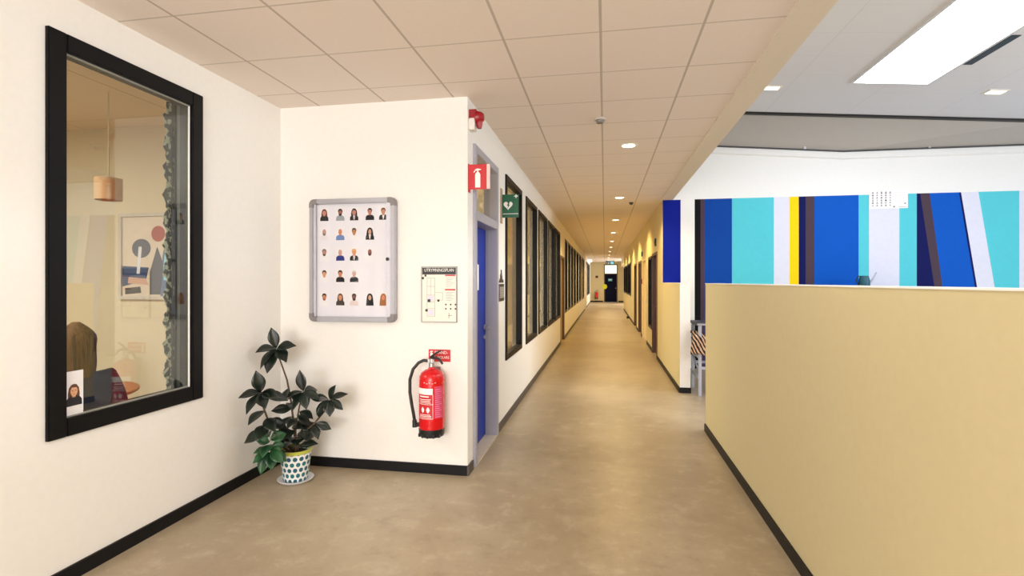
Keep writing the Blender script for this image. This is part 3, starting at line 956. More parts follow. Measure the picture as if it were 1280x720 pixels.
# floor plan outline: long block with rooms
for (xa, xb, za, zb) in ((-1.415, -1.412, 1.27, 1.58), (-1.35, -1.347, 1.27, 1.58), (-1.415, -1.347, 1.27, 1.273), (-1.415, -1.347, 1.577, 1.58),
                         (-1.347, -1.285, 1.40, 1.403), (-1.347, -1.285, 1.46, 1.463), (-1.285, -1.282, 1.40, 1.463), (-1.415, -1.347, 1.33, 1.333),
                         (-1.415, -1.347, 1.385, 1.388), (-1.415, -1.347, 1.44, 1.443), (-1.415, -1.347, 1.51, 1.513), (-1.383, -1.381, 1.44, 1.577)):
    b.box(xa, xb, yf, YN - 0.014, za, zb, 1)
b.box(-1.404, -1.36, yf, YN - 0.014, 1.39, 1.436, 3); b.box(-1.404, -1.36, yf, YN - 0.014, 1.28, 1.325, 3)
for (x, z, s) in ((-1.427, 1.598, 0.008), (-1.449, 1.578, 0.009), (-1.397, 1.396, 0.012), (-1.318, 1.397, 0.009), (-1.418, 1.318, 0.010)):
    b.box(x - s, x + s, yf - 0.0004, YN - 0.014, z - s, z + s, 2)
b.build('plan_print', [mat('plan_red', (190, 60, 62), 0.6), mat('plan_grey', (160, 156, 158), 0.6), mat('plan_black', (40, 38, 40), 0.6), mat('plan_lilac', (216, 208, 226), 0.6)], t)

# ------------------------------------------------------------------ fire extinguisher


def arc_patch(mb, cx, cy, r, a0, a1, z0, z1, mi, n=10):
    """patch on a cylinder; angles measured from -y toward +x"""
    pts = [(cx + r * math.sin(a0 + (a1 - a0) * k / n), cy - r * math.cos(a0 + (a1 - a0) * k / n)) for k in range(n + 1)]
    for (xa, ya), (xb, yb) in zip(pts[:-1], pts[1:]):
        mb.face([(xa, ya, z0), (xb, yb, z0), (xb, yb, z1), (xa, ya, z1)], mi)


def extinguisher(x, y, z, wall_y_, label, detail=True):
    t = thing('fire_extinguisher', (x, y, z), label, 'fire extinguisher')
    R = 0.098
    mb = MB(); mb.lathe([(0.09, 0.055), (R, 0.06), (R, 0.44), (0.094, 0.47), (0.08, 0.495), (0.055, 0.513), (0.028, 0.522), (0.022, 0.535), (0.02, 0.54)], (x, y, z), 'z', 36)
    body = mb.build('cylinder', M_RED, t, smooth=True)
    mb = MB(); mb.lathe([(0.082, 0.0), (0.095, 0.006), (0.1, 0.02), (0.101, 0.062), (0.097, 0.066)], (x, y, z), 'z', 36)
    for k in range(5):
        a = -0.9 + k * 0.45
        mb.box(x + 0.1 * math.sin(a) - 0.008, x + 0.1 * math.sin(a) + 0.008, y - 0.1 * math.cos(a) - 0.004, y - 0.1 * math.cos(a) + 0.012, z + 0.004, z + 0.03)
    mb.build('foot_ring', M_BLACKP, t, smooth=True)
    mb = MB(); mb.lathe([(0.018, 0.535), (0.024, 0.54), (0.024, 0.565), (0.016, 0.57), (0.016, 0.60), (0.008, 0.606)], (x, y, z), 'z', 16)
    mb.box(x - 0.03, x + 0.02, y - 0.012, y + 0.012, z + 0.57, z + 0.597)
    mb.build('valve', M_STEEL, t, smooth=True)
    mb = MB()
    mb.tube([(x - 0.01, y, z + 0.605), (x + 0.035, y - 0.004, z + 0.612), (x + 0.07, y - 0.008, z + 0.595), (x + 0.092, y - 0.01, z + 0.562)], [0.011, 0.011, 0.010, 0.008], 10)
    mb.build('carry_lever', M_BLACKP, t, smooth=True)
    mb = MB()
    mb.tube([(x - 0.01, y, z + 0.612), (x + 0.03, y - 0.002, z + 0.642), (x + 0.075, y - 0.004, z + 0.668)], [0.009, 0.008, 0.006], 10)
    mb.build('squeeze_lever', M_BLACKP, t, smooth=True)
    hp = [(-0.03, 0, .583), (-0.062, -.01, .588), (-0.10, -.02, .570), (-0.142, -.03, .52), (-0.166, -.035, .44), (-0.164, -.04, .34), (-0.15, -.04, .25), (-0.134, -.04, .17), (-0.126, -.035, .11)]
    mb = MB(); mb.tube([(x + a, y + q, z + c) for a, q, c in hp], 0.0125, 12); hs = mb.build('hose', M_BLACKP, t, smooth=True)
    mb = MB(); mb.tube([(x - 0.128, y - 0.036, z + 0.125), (x - 0.125, y - 0.035, z + 0.07)], [0.017, 0.02], 12)
    mb.box(x - 0.13, x - 0.085, y - 0.045, y - 0.02, z + 0.075, z + 0.105); mb.build('nozzle', M_BLACKP, hs, smooth=True)
    mb = MB(); mb.box(x - 0.05, x + 0.05, y + 0.09, wall_y_, z + 0.34, z + 0.38); mb.box(x - 0.03, x + 0.03, wall_y_ - 0.008, wall_y_, z + 0.25, z + 0.52)
    mb.build('wall_bracket', M_STEEL, t)
    if detail:
        mb = MB(); rr = R + 0.0012
        arc_patch(mb, x, y, rr, -1.15, 0.45, 0.10 + z + 0.045, z + 0.385, 0)      # red field
        arc_patch(mb, x, y, rr + .0004, -1.15, 0.40, z + 0.342, z + 0.385, 1)     # white head band
        arc_patch(mb, x, y, rr, 0.52, 1.3, z + 0.155, z + 0.40, 2)                # pinkish side label
        for (a0, a1, z0, z1) in ((-1.1, .42, .338, .341), (-1.1, .42, .262, .265), (-1.1, .42, .152, .155), (0.40, .43, .155, .34),
                                 (-0.75, .1, .318, .327), (-0.8, .25, .298, .303), (-0.7, .2, .285, .290), (-.8, .25, .273, .277),
                                 (-0.8, .3, .172, .176), (-.7, .2, .182, .186), (-.85, .3, .163, .166)):
            arc_patch(mb, x, y, rr + .0006, a0, a1, z + z0, z + z1, 1)
        for ac in (-0.42, 0.03):
            for k in range(6):
                wv = 0.14 * math.sin(PI * (k + .5) / 6)
                arc_patch(mb, x, y, rr + .0006, ac - wv, ac + wv, z + .198 + k * .0075, z + .2055 + k * .0075, 1, 4)
        for k in range(14):
            arc_patch(mb, x, y, rr + .0005, 0.6, 1.2 - (k % 3) * 0.12, z + .165 + k * .016, z + .169 + k * .016, 3)
        mb.build('label', [mat('label_red', (196, 26, 40), 0.4), M_PRINT_W, mat('label_pink', (206, 66, 104), 0.4), mat('label_rose', (232, 150, 178), 0.4)], body)
        mb = MB()
        for k in range(5): arc_patch(mb, x, y, R + 0.001, -0.35 + k * .22, -0.22 + k * .22, z + .425 - (k % 2) * .006, z + .433 - (k % 2) * .006, 0, 3)
        mb.build('stamp_marks', mat('pale_stamp', (240, 160, 160), 0.4), body)
    return t


extinguisher(-1.335, 3.90, 0.345, YN, 'red fire extinguisher with black hose on the white wall beside the blue door')
extinguisher(-0.598, YE - 0.13, 0.25, YE, 'red fire extinguisher on the end wall beside the dark blue door', False)


def ext_symbol(mb, cx, cz, h, y0, y1, mi):
    w = h * 0.27
    pts = [(cx - w / 2, cz - h / 2), (cx + w / 2, cz - h / 2), (cx + w / 2, cz + h * .18), (cx + w * .3, cz + h * .27), (cx + w * .14, cz + h * .30),
           (cx + w * .14, cz + h * .36), (cx - w * .14, cz + h * .36), (cx - w * .14, cz + h * .30), (cx - w * .3, cz + h * .27), (cx - w / 2, cz + h * .18)]
    mb.prism(pts, 'y', y0, y1, mi)
    mb.prism([(cx - w * .2, cz + h * .36), (cx + w * .62, cz + h * .40), (cx + w * .66, cz + h * .44), (cx - w * .1, cz + h * .48), (cx - w * .45, cz + h * .44),
              (cx - w * .82, cz + h * .30), (cx - w * .72, cz + h * .26), (cx - w * .4, cz + h * .38)], 'y', y0, y1, mi)


t = thing('instruction_sign', (-1.313, YN, 0.913), 'small red sign with white lettering on the wall behind the extinguisher top', 'sign')
b = MB(); b.box(-1.404, -1.222, YN - 0.004, YN, 0.905, 1.002); b.build('plate', M_REDS, t)
b = MB(); ext_symbol(b, -1.38, 0.953, 0.08, YN - 0.0048, YN - 0.004, 0); b.build('pictogram', M_PRINT_W, t)
me = text_mesh('BRAND-', 0.034, (-1.298, YN - 0.0046, 0.977), width=0.11); finish('lettering', me, M_PRINT_W, t)
me = text_mesh('SLÄCKARE', 0.03, (-1.294, YN - 0.0046, 0.938), width=0.125); finish('lettering', me, M_PRINT_W, t)

# projecting extinguisher sign at the corner
t = thing('extinguisher_sign', (XC, 4.06, 2.285), 'red projecting sign with a white extinguisher symbol at the wall corner', 'sign')
b = MB(); b.box(XC + 0.004, -0.902, 4.044, 4.05, 2.288, 2.488)
b.build('plate', M_REDS, t, bevel=0.001)
b = MB(); b.box(-0.926, -0.90, 4.0425, 4.0515, 2.29, 2.486); b.build('pale_edge', mat('sign_pale_edge', (226, 200, 196), 0.5), t)
b = MB(); b.box(XC, XC + 0.006, 4.04, 4.10, 2.27, 2.495); b.build('flange', M_REDS, t)
b = MB(); ext_symbol(b, -1.0, 2.38, 0.155, 4.0428, 4.044, 0); b.build('pictogram', M_PRINT_W, t)

# siren
t = thing('alarm_siren', (XC, 4.11, 2.77), 'red fire alarm sounder on a white box high at the wall corner', 'alarm')
b = MB(); b.box(XC, XC + 0.05, 4.06, 4.15, 2.775, 2.868); b.build('mounting_box', mat('siren_white', (224, 218, 212), 0.5), t, bevel=0.006)
b = MB(); b.lathe([(0.045, 0.05), (0.05, 0.055), (0.05, 0.075), (0.042, 0.10), (0.03, 0.115), (0.001, 0.117)], (XC, 4.10, 2.88), 'x', 20)
b.box(XC, XC + 0.06, 4.07, 4.14, 2.868, 2.94); b.lathe([(0.018, 0.0), (0.026, 0.03), (0.03, 0.09)], (XC + 0.08, 4.10, 2.79), 'z', 14)
b.build('sounder', mat('siren_red', (150, 20, 30), 0.35), t, smooth=True)

# heart starter sign
t = thing('defibrillator_sign', (XC, 5.4, 2.16), 'green projecting sign with a white heart and lightning bolt on the corridor wall', 'sign')
b = MB(); b.box(XC, XC + 0.012, 5.35, 5.42, 2.165, 2.53); b.build('wall_bracket', mat('tan_bracket', (172, 150, 128), 0.5), t)
b = MB(); b.box(XC + 0.012, -0.893, 5.397, 5.403, 2.226, 2.47); b.build('plate', M_GREENS, t)
b = MB()
hp = []
for k in range(40):
    a = 2 * PI * k / 40
    hp.append((-1.005 + 0.0031 * 16 * math.sin(a) ** 3 * 0.98, 2.356 + 0.0031 * (13 * math.cos(a) - 5 * math.cos(2 * a) - 2 * math.cos(3 * a) - math.cos(4 * a))))
b.prism(hp, 'y', 5.3958, 5.397, 0)
b.prism([(-0.925, 2.43), (-0.915, 2.43), (-0.915, 2.445), (-0.90, 2.445), (-0.90, 2.455), (-0.915, 2.455), (-0.915, 2.468), (-0.925, 2.468), (-0.925, 2.455), (-0.94, 2.455), (-0.94, 2.445), (-0.925, 2.445)], 'y', 5.3958, 5.397, 0)
b.box(XC + 0.02, -0.897, 5.3958, 5.397, 2.262, 2.268, 0)
b.prism([(-1.0, 2.39), (-0.985, 2.39), (-0.998, 2.362), (-0.986, 2.362), (-1.012, 2.318), (-1.006, 2.350), (-1.018, 2.350)], 'y', 5.395, 5.3958, 1)
b.build('pictogram', [M_PRINT_W, M_GREENS], t)

# small dark notice by the first corridor window
t = thing('door_sign', (XC, 5.38, 1.35), 'small grey-lined sign with a dark cut-out figure beside the blue door', 'sign')
b = MB(); b.box(XC, XC + 0.012, 5.26, 5.50, 1.345, 1.525, 0)
for k in range(7): b.box(XC + 0.012, XC + 0.0126, 5.28, 5.48, 1.385 + k * 0.016, 1.392 + k * 0.016, 1)
b.box(XC + 0.012, XC + 0.0128, 5.265, 5.495, 1.50, 1.522, 2); b.box(XC + 0.012, XC + 0.0128, 5.265, 5.495, 1.35, 1.375, 2)
b.build('plate', [mat('sign_grey', (120, 112, 108), 0.5), mat('sign_pale', (186, 180, 176), 0.5), mat('sign_dark', (46, 38, 38), 0.5)], t)
b = MB(); b.prism([(5.27, 1.54), (5.50, 1.54), (5.48, 1.565), (5.43, 1.58), (5.42, 1.61), (5.40, 1.64), (5.40, 1.675), (5.37, 1.675), (5.37, 1.64), (5.34, 1.62), (5.34, 1.59), (5.30, 1.57)], 'x', XC, XC + 0.008)
b.build('figure', mat('sign_figure', (60, 46, 44), 0.5), t)

# ------------------------------------------------------------------ potted plant
PX0, PY0 = -2.375, 3.70
t = thing('potted_plant', (PX0, PY0, 0), 'potted rubber plant in a white pot with teal dots in the corner', 'plant')
b = MB(); b.lathe([(0.10, 0.0), (0.118, 0.004), (0.135, 0.022), (0.131, 0.024), (0.11, 0.012), (0.001, 0.012)], (PX0, PY0, 0), 'z', 36); b.build('saucer', mat('white_ceramic', (230, 230, 232), 0.3, noise=0.01), t, smooth=True)
b = MB(); b.lathe([(0.088, 0.013), (0.092, 0.02), (0.116, 0.225), (0.117, 0.232), (0.104, 0.232), (0.10, 0.21)], (PX0, PY0, 0), 'z', 40, caps=True); pot = b.build('pot', pot_material(), t, smooth=True)
b = MB(); b.lathe([(0.1165, 0.224), (0.121, 0.228), (0.122, 0.246), (0.118, 0.25), (0.106, 0.25), (0.102, 0.235)], (PX0, PY0, 0), 'z', 40, caps=False); b.build('rim', mat('yellow_green_rim', (188, 190, 78), 0.4), pot, smooth=True)
b = MB(); b.lathe([(0.001, 0.222), (0.05, 0.228), (0.103, 0.218)], (PX0, PY0, 0), 'z', 24, caps=False); b.build('soil', mat('potting_soil', (46, 34, 26), 0.95, noise=0.3, nscale=60), t, smooth=True)

LFA, LFB = MB(), MB()


def leaf(mb, base, d, L, W, droop, roll=0.0, petiole=0.03):
    d = Vector(d).normalized()
    side = d.cross(Vector((0.1, -0.62, 0.78)))
    if side.length < 0.1: side = Vector((1, 0, 0))
    side.normalize()
    nrm = side.cross(d).normalized()
    side = (side * math.cos(roll) + nrm * math.sin(roll)).normalized()
    nrm = side.cross(d).normalized()
    prof = [0.02, 0.42, 0.72, 0.93, 1.0, 0.93, 0.70, 0.36, 0.02]
    base = Vector(base)
    petiole = 0.004
    W *= 1.15
    rows = []
    p = base.copy(); dd = d.copy()
    n = len(prof)
    p = p + dd * petiole
    for i in range(n):
        w = W / 2 * prof[i]
        c = p.copy()
        rows.append([c - side * w + nrm * w * 0.30, c - side * w * .5 + nrm * w * .10, c, c + side * w * .5 + nrm * w * .10, c + side * w + nrm * w * 0.30])
        dd = (dd - nrm * droop / n).normalized()
        p = p + dd * L / (n - 1)
    for r in rows:
        for q in r:
            if q.x < -2.69: q.x = -2.69 + (q.x + 2.69) * 0.2
            q.z = max(q.z, 0.02)
    V = [[mb.bm.verts.new(q) for q in r] for r in rows]
    for a, c in zip(V[:-1], V[1:]):
        for k in range(4):
            mb.bm.faces.new((a[k], a[k + 1], c[k + 1], c[k]))


SB = MB()
b0 = Vector((PX0, PY0, 0.22))


def stem(pts, r0, r1):
    n = len(pts)
    SB.tube(pts, [r0 + (r1 - r0) * i / (n - 1) for i in range(n)], 8)


# stems: main tall one, left one, middle ones, right one
stem([b0, (-2.39, 3.70, 0.42), (-2.41, 3.69, 0.62), (-2.45, 3.70, 0.78), (-2.52, 3.72, 0.92), (-2.555, 3.72, 1.0)], 0.009, 0.005)
stem([b0 + Vector((-.03, .01, 0)), (-2.45, 3.64, 0.34), (-2.50, 3.56, 0.46), (-2.525, 3.52, 0.60), (-2.53, 3.50, 0.72)], 0.009, 0.006)
stem([b0 + Vector((.02, .0, 0)), (-2.34, 3.68, 0.36), (-2.22, 3.68, 0.44), (-2.13, 3.70, 0.55), (-2.09, 3.70, 0.62)], 0.008, 0.005)
stem([b0 + Vector((.01, -.02, 0)), (-2.35, 3.66, 0.42), (-2.32, 3.66, 0.58), (-2.29, 3.67, 0.70)], 0.008, 0.005)
stem([b0 + Vector((-.02, -.03, 0)), (-2.42, 3.55, 0.33), (-2.43, 3.47, 0.33)], 0.008, 0.005)


def whorl(mb, c, n, L, W, tilt, droop, a0=0.0, spread=2 * PI, jit=0.25):
    for k in range(n):
        a = a0 + spread * k / n + random.uniform(-jit, jit)
        e = tilt + random.uniform(-.3, .3)
        s_ = random.uniform(0.82, 1.12)
        leaf(mb, (c[0], c[1], c[2] + random.uniform(-.03, .02)), (math.cos(a) * math.cos(e), math.sin(a) * math.cos(e), math.sin(e)), L * s_, W * s_, droop, random.uniform(-.5, .5), 0.02)


# top tuft: one leaf up, others hanging round
top = (-2.555, 3.72, 1.02)
for d, L, W, dr in (((-.15, -.2, 1), .17, .075, .2), ((.9, -.3, .35), .18, .08, .7), ((.8, -.5, -.35), .17, .085, .5), ((-.5, -.5, -.6), .19, .085, .5),
                    ((-.1, -.6, -.9), .20, .09, .3), ((.15, .5, -.5), .17, .08, .4), ((-.8, .3, .1), .15, .075, .8), ((-.3, -.7, .2), .16, .085, .9)):
    leaf(LFA, top, d, L, W, dr, random.uniform(-.3, .3), 0.02)
# left cluster
lc = (-2.53, 3.50, 0.72)
for d, L, W, dr in (((-.05, -.3, 1), .17, .085, .3), ((-.72, -.5, .05), .16, .075, .7), ((-.3, -.8, -.7), .18, .085, .4), ((.9, -.4, .05), .19, .075, .5),
                    ((.6, -.7, -.3), .18, .085, .5), ((.35, -.5, .6), .13, .07, .4), ((.9, .2, -.2), .2, .07, .6)):
    leaf(LFA, lc, d, L, W, dr, random.uniform(-.3, .3), 0.025)
for z, a in ((0.58, -1.9), (0.52, -0.6), (0.47, -1.3), (0.42, -2.4), (0.5, 0.4)):
    leaf(LFA, (-2.515, 3.53, z), (math.cos(a), math.sin(a), -.25), .16, .085, .6, random.uniform(-.4, .4), .02)
# centre leaves along the tall stem
for z, x, a, e, L in ((0.60, -2.41, -1.0, .1, .14), (0.68, -2.42, -0.3, -.2, .15), (0.56, -2.40, -2.3, .1, .15), (0.50, -2.40, -1.7, -.2, .15), (0.63, -2.41, 2.9, .0, .13),
                      (0.72, -2.43, -1.4, -.5, .12), (0.44, -2.39, -0.7, .1, .14), (0.38, -2.39, -2.2, .1, .15), (0.42, -2.39, .8, .2, .14), (0.34, -2.385, -1.2, .3, .14)):
    leaf(LFA, (x, 3.695, z), (math.cos(a) * math.cos(e), math.sin(a) * math.cos(e), math.sin(e)), L, .07, .5, random.uniform(-.6, .6), .02)
# middle right branch
for d, L, W, dr in (((-.1, -.2, 1), .17, .07, .2), ((.95, -.3, -.1), .15, .065, .6), ((.5, -.6, -.7), .15, .07, .4), ((-.8, -.5, -.1), .15, .07, .5), ((-.3, -.7, -.8), .15, .075, .3), ((.3, .8, .1), .14, .07, .5)):
    leaf(LFA, (-2.29, 3.67, 0.70), d, L, W, dr, random.uniform(-.4, .4), .02)
for z, x, a in ((0.55, -2.32, -.3), (0.50, -2.33, -1.6), (0.44, -2.34, .2), (0.40, -2.345, -2.0)):
    leaf(LFA, (x, 3.66, z), (math.cos(a), math.sin(a), -.1), .14, .065, .6, random.uniform(-.5, .5), .02)
# right branch
for d, L, W, dr in (((.35, -.2, .8), .13, .06, .3), ((.9, -.3, -.35), .14, .06, .5), ((-.9, -.3, .2), .15, .06, .5), ((.3, -.5, -.8), .13, .07, .3), ((-.4, -.6, -.5), .14, .07, .4), ((.7, .3, .35), .14, .06, .5), ((0, -.8, .3), .13, .07, .6)):
    leaf(LFA, (-2.09, 3.70, 0.64), d, L, W, dr, random.uniform(-.4, .4), .02)
for x, z, d in ((-2.22, 0.45, (.6, -.4, -.6)), (-2.24, 0.44, (-.4, -.5, .7)), (-2.17, 0.5, (.3, -.2, .9)), (-2.28, 0.41, (.5, -.7, -.3)), (-2.2, 0.46, (.8, .2, -.3))):
    leaf(LFA, (x, 3.68, z), d, .13, .06, .4, random.uniform(-.4, .4), .015)
# low mass over the rim
for k in range(12):
    a = -2.9 + k * 0.48
    leaf(LFA, (PX0 + .03 * math.cos(a), PY0 + .03 * math.sin(a), .26 + random.uniform(0, .12)), (math.cos(a), math.sin(a), random.uniform(-.05, .6)), .15, .07, .7, random.uniform(-.4, .4), .02)
# low bright rosette at the left
for c, n, e, L in (((-2.43, 3.47, 0.29), 6, -.35, .13), ((-2.43, 3.46, 0.33), 6, .15, .13), ((-2.44, 3.47, 0.38), 4, .7, .11)):
    whorl(LFB, c, n, L, .072, e, .7, random.uniform(0, 1))
leaf(LFB, (-2.44, 3.45, .29), (-.1, -.5, -.9), .15, .075, .2, 0, .02)
leaf(LFB, (-2.42, 3.45, .31), (.9, -.4, -.3), .15, .07, .6, 0, .02)
SB.build('stems', mat('brown_stem', (84, 62, 44), 0.7), t, smooth=True)
LFA.build('foliage', leaf_material('dark_rubber_leaf', (9, 17, 12), (22, 36, 25)), t, smooth=True)
o = LFB.build('foliage', leaf_material('green_rubber_leaf', (18, 54, 30), (50, 102, 56)), t, smooth=True)
o['label'] = 'brighter green low leaves'
for o in t.children:
    if o.name.startswith('foliage'):
        md = o.modifiers.new('thickness', 'SOLIDIFY'); md.thickness = 0.0012

# ------------------------------------------------------------------ office behind the big window
t = thing('patterned_curtain', (-2.93, 3.12, 0.8), 'dark grey-green curtain with pale leaf pattern gathered at the window side', 'curtain')
b = MB()
rows = []
for j in range(2):
    z = 0.8 + j * 1.98
    rows.append([(-2.90 - 0.05 * (k / 24.0) + 0.016 * math.sin(k * 1.7), 3.065 + 0.22 * k / 24.0, z) for k in range(25)])
b.rings(rows, 0, caps=False, closed=False)
o = b.build('fabric', mat('grey_green_fabric', (44, 50, 46), 0.9, noise=0.1), t, smooth=True)
o.modifiers.new('thickness', 'SOLIDIFY').thickness = 0.004
b = MB()
L_, R_ = [], []
for k in range(81):
    z = 0.82 + 1.94 * k / 80
    L_.append((-2.895, 3.015 + 0.014 * math.sin(k * 0.9) + 0.008 * math.sin(k * 2.3), z))
    R_.append((-2.898, 3.085 + 0.008 * math.sin(k * 0.7 + 1), z))
for k in range(80):
    b.face([L_[k], R_[k], R_[k + 1], L_[k + 1]])
o = b.build('patterned_border', blotch_material('leaf_pattern', (46, 54, 46), (206, 204, 178), 26, 0.5), t)
o.modifiers.new('thickness', 'SOLIDIFY').thickness = 0.003
b = MB(); b.tube([(-2.92, 2.2, 2.79), (-2.92, 3.4, 2.79)], 0.012, 10); b.build('rod', M_STEEL, t, smooth=True)

# framed picture in the office
t = thing('framed_picture', (-4.09, YN, 1.40), 'pale framed picture of dark shapes and bright colours on the office wall', 'picture')
fx0, fx1, fz0, fz1 = -4.33, -3.72, 1.39, 2.165
b = MB()
b.box(fx0, fx0 + .03, YN - .03, YN, fz0, fz1); b.box(fx1 - .03, fx1, YN - .03, YN, fz0, fz1); b.box(fx0 + .03, fx1 - .03, YN - .03, YN, fz0, fz0 + .03); b.box(fx0 + .03, fx1 - .03, YN - .03, YN, fz1 - .03, fz1)
b.build('frame', mat('pale_picture_frame', (206, 196, 186), 0.5), t)
b = MB(); b.box(fx0 + .03, fx1 - .03, YN - .012, YN, fz0 + .03, fz1 - .03, 0)
def art(pts, d, mi): b.face([(fx0 + .03 + u * (fx1 - fx0 - .06), YN - .0125 - d, fz0 + .03 + v * (fz1 - fz0 - .06)) for u, v in pts], mi)
art([(0, .12), (.45, .2), (.5, .36), (0, .38)], .0004, 1); art(circ(.36, .6, .18, .12), .0008, 2); art([(.31, .62), (.37, .62), (.33, .28), (.27, .28)], .0012, 3)
art([(.52, .02), (.72, .02), (.78, .4), (.66, .62), (.52, .3)], .0008, 2); art([(.72, 0), (1, 0), (1, .85), (.86, .86), (.76, .5)], .0006, 4); art(circ(.68, .78, .13, .10), .001, 5)
art([(.78, .4), (.86, .84), (.92, .86), (.84, .5), (.84, .2), (.78, .2)], .0014, 6); art([(.05, .02), (.36, .04), (.34, .12), (.05, .10)], .001, 7); art([(.1, .16), (.5, .14), (.45, .22), (.12, .24)], .0016, 8)
b.build('print', [mat('art_paper', (222, 206, 190), 0.6), mat('art_navy', (52, 74, 118), 0.6), mat('art_slate', (84, 88, 104), 0.6), mat('art_white', (226, 228, 240), 0.6),
                  mat('art_steel', (96, 116, 158), 0.6), mat('art_red', (168, 70, 60), 0.6), mat('art_sky', (150, 216, 240), 0.6), mat('art_dark', (60, 60, 62), 0.6), mat('art_pink', (206, 162, 146), 0.6)], t)

# pendant lamp, round table, chair
t = thing('pendant_lamp', (-3.60, 3.25, 2.15), 'small tan drum pendant lamp hanging in the office', 'lamp')
b = MB(); b.lathe([(0.085, 2.15), (0.085, 2.31), (0.082, 2.31), (0.082, 2.15)], (-3.60, 3.25, 0), 'z', 28, caps=False); b.build('lamp_shade', mat('tan_shade', (206, 164, 120), 0.8), t, smooth=True)
b = MB(); b.tube([(-3.60, 3.25, 2.26), (-3.60, 3.25, 2.95)], 0.004, 8); b.lathe([(.084, 2.29), (.084, 2.294)], (-3.60, 3.25, 0), 'z', 20); b.build('cord', mat('pale_cord', (206, 190, 160), 0.7), t)

TX, TY = -3.86, 3.12
t = thing('round_table', (TX, TY, 0), 'round wooden table in the office behind the glass', 'table')
b = MB(); b.lathe([(0.001, .722), (.45, .722), (.462, .73), (.462, .745), (.455, .75), (.001, .75)], (TX, TY, 0), 'z', 48); b.build('tabletop', wood_material('beech_top', (178, 116, 76), (198, 136, 92)), t, smooth=True)
b = MB(); b.lathe([(.03, .02), (.03, .722)], (TX, TY, 0), 'z', 20); b.build('column', M_STEEL, t, smooth=True)
b = MB(); b.lathe([(.28, 0), (.28, .012), (.05, .03)], (TX, TY, 0), 'z', 32); b.build('base', M_STEEL, t, smooth=True)

CX, CY = -3.16, 2.64
F = Vector((TX - CX, TY - CY, 0)).normalized(); S = Vector((F.y, -F.x, 0))     # facing and its right hand


def W(f, s, z): return Vector((CX, CY, 0)) + F * f + S * s + Vector((0, 0, z))


t = thing('office_chair', (CX, CY, 0), 'low black chair under the seated person behind the window', 'chair')
def obox(mb, f0, f1, s0, s1, z0, z1):
    v = [mb.bm.verts.new(W(f, s, z)) for z in (z0, z1) for f, s in ((f0, s0), (f1, s0), (f1, s1), (f0, s1))]
    for q in ((3, 2, 1, 0), (4, 5, 6, 7), (0, 1, 5, 4), (1, 2, 6, 5), (2, 3, 7, 6), (3, 0, 4, 7)): mb.bm.faces.new([v[i] for i in q])
b = MB(); obox(b, -.20, .22, -.21, .21, .395, .428); b.build('seat', M_BLACKP, t, bevel=.01)
b = MB(); obox(b, -.245, -.215, -.19, .19, .52, .77); b.build('backrest', M_BLACKP, t, bevel=.008)
for f in (-.19, .2):
    for s in (-.19, .19):
        mb = MB(); mb.tube([W(f, s, 0), W(f * .95, s * .95, .405)], .012, 8); mb.build('leg', M_STEEL, t, smooth=True)
for s in (-.15, .15):
    mb = MB(); mb.tube([W(-.20, s, .42), W(-.23, s, .55)], .012, 8); mb.build('back_support', M_STEEL, t, smooth=True)


def skin_mesh(nodes, edges, root, levels=2):
    me = bpy.data.meshes.new('skeleton')
    me.from_pydata([n[0] for n in nodes], edges, [])
    o = bpy.data.objects.new('skeleton_tmp', me)
    COL.objects.link(o)
    o.modifiers.new('skin', 'SKIN').use_smooth_shade = True
    sv = me.skin_vertices[0].data
    for i, n in enumerate(nodes):
        r = n[1] if isinstance(n[1], tuple) else (n[1], n[1])
        sv[i].radius = r
        sv[i].use_root = (i == root)
    sd = o.modifiers.new('sub', 'SUBSURF'); sd.levels = levels; sd.render_levels = levels
    bpy.context.view_layer.update()
    out = bpy.data.meshes.new_from_object(o.evaluated_get(bpy.context.evaluated_depsgraph_get()))
    COL.objects.unlink(o); bpy.data.objects.remove(o)
    out.materials.clear()
    for p in out.polygons: p.use_smooth = True
    return out


N, Ed = [], []
def nd(p, r, par=None):
    N.append((W(*p), r))
    if par is not None: Ed.append((par, len(N) - 1))
    return len(N) - 1
pel = nd((-.03, 0, .53), (.13, .10)); sp = nd((-.04, 0, .68), (.12, .095), pel); ch = nd((-.03, 0, .86), (.135, .10), sp); nb = nd((-.02, 0, .99), (.055, .055), ch)
nk = nd((.0, 0, 1.045), (.048, .05), nb); hd_ = nd((.012, 0, 1.10), (.062, .072), nk); h2 = nd((.018, 0, 1.17), (.072, .088), hd_); h3 = nd((.01, 0, 1.235), (.062, .075), h2); nd((.0, 0, 1.27), (.03, .035), h3)
for s in (-1, 1):
    sh = nd((-.02, s * .155, .955), .055, ch); el = nd((.06, s * .225, .72), .043, sh)
    em = nd((.17, s * .20, .765), .037, el); wr = nd((.30, s * .15, .785), .026, em); pa = nd((.355, s * .135, .782), (.034, .018), wr)
    for k, (ds, ln) in enumerate(((-.026, .062), (-.009, .072), (.009, .068), (.025, .054))):
        a = nd((.385, s * .135 + ds, .782), .009, pa); c = nd((.385 + ln * .5, s * .135 + ds * 1.15, .78), .0085, a); nd((.385 + ln, s * .135 + ds * 1.2, .768), .007, c)
    a = nd((.345, s * (.135 - .04), .778), .010, pa); nd((.375, s * (.135 - .058), .77), .008, a)
    hip = nd((.02, s * .10, .52), .085, pel); kn = nd((.41, s * .13, .50), .06, hip); an = nd((.39, s * .13, .10), .04, kn); ft = nd((.44, s * .13, .045), (.04, .035), an); nd((.55, s * .135, .035), (.038, .028), ft)
body_me = skin_mesh(N, Ed, pel)
person = finish('person', body_me, mat('skin_tone', (214, 160, 132), 0.55, noise=0.03), None, True, origin=(CX, CY, 0))
tag(person, 'person with brown hair in a navy jacket seated at the office table behind the glass', 'person')
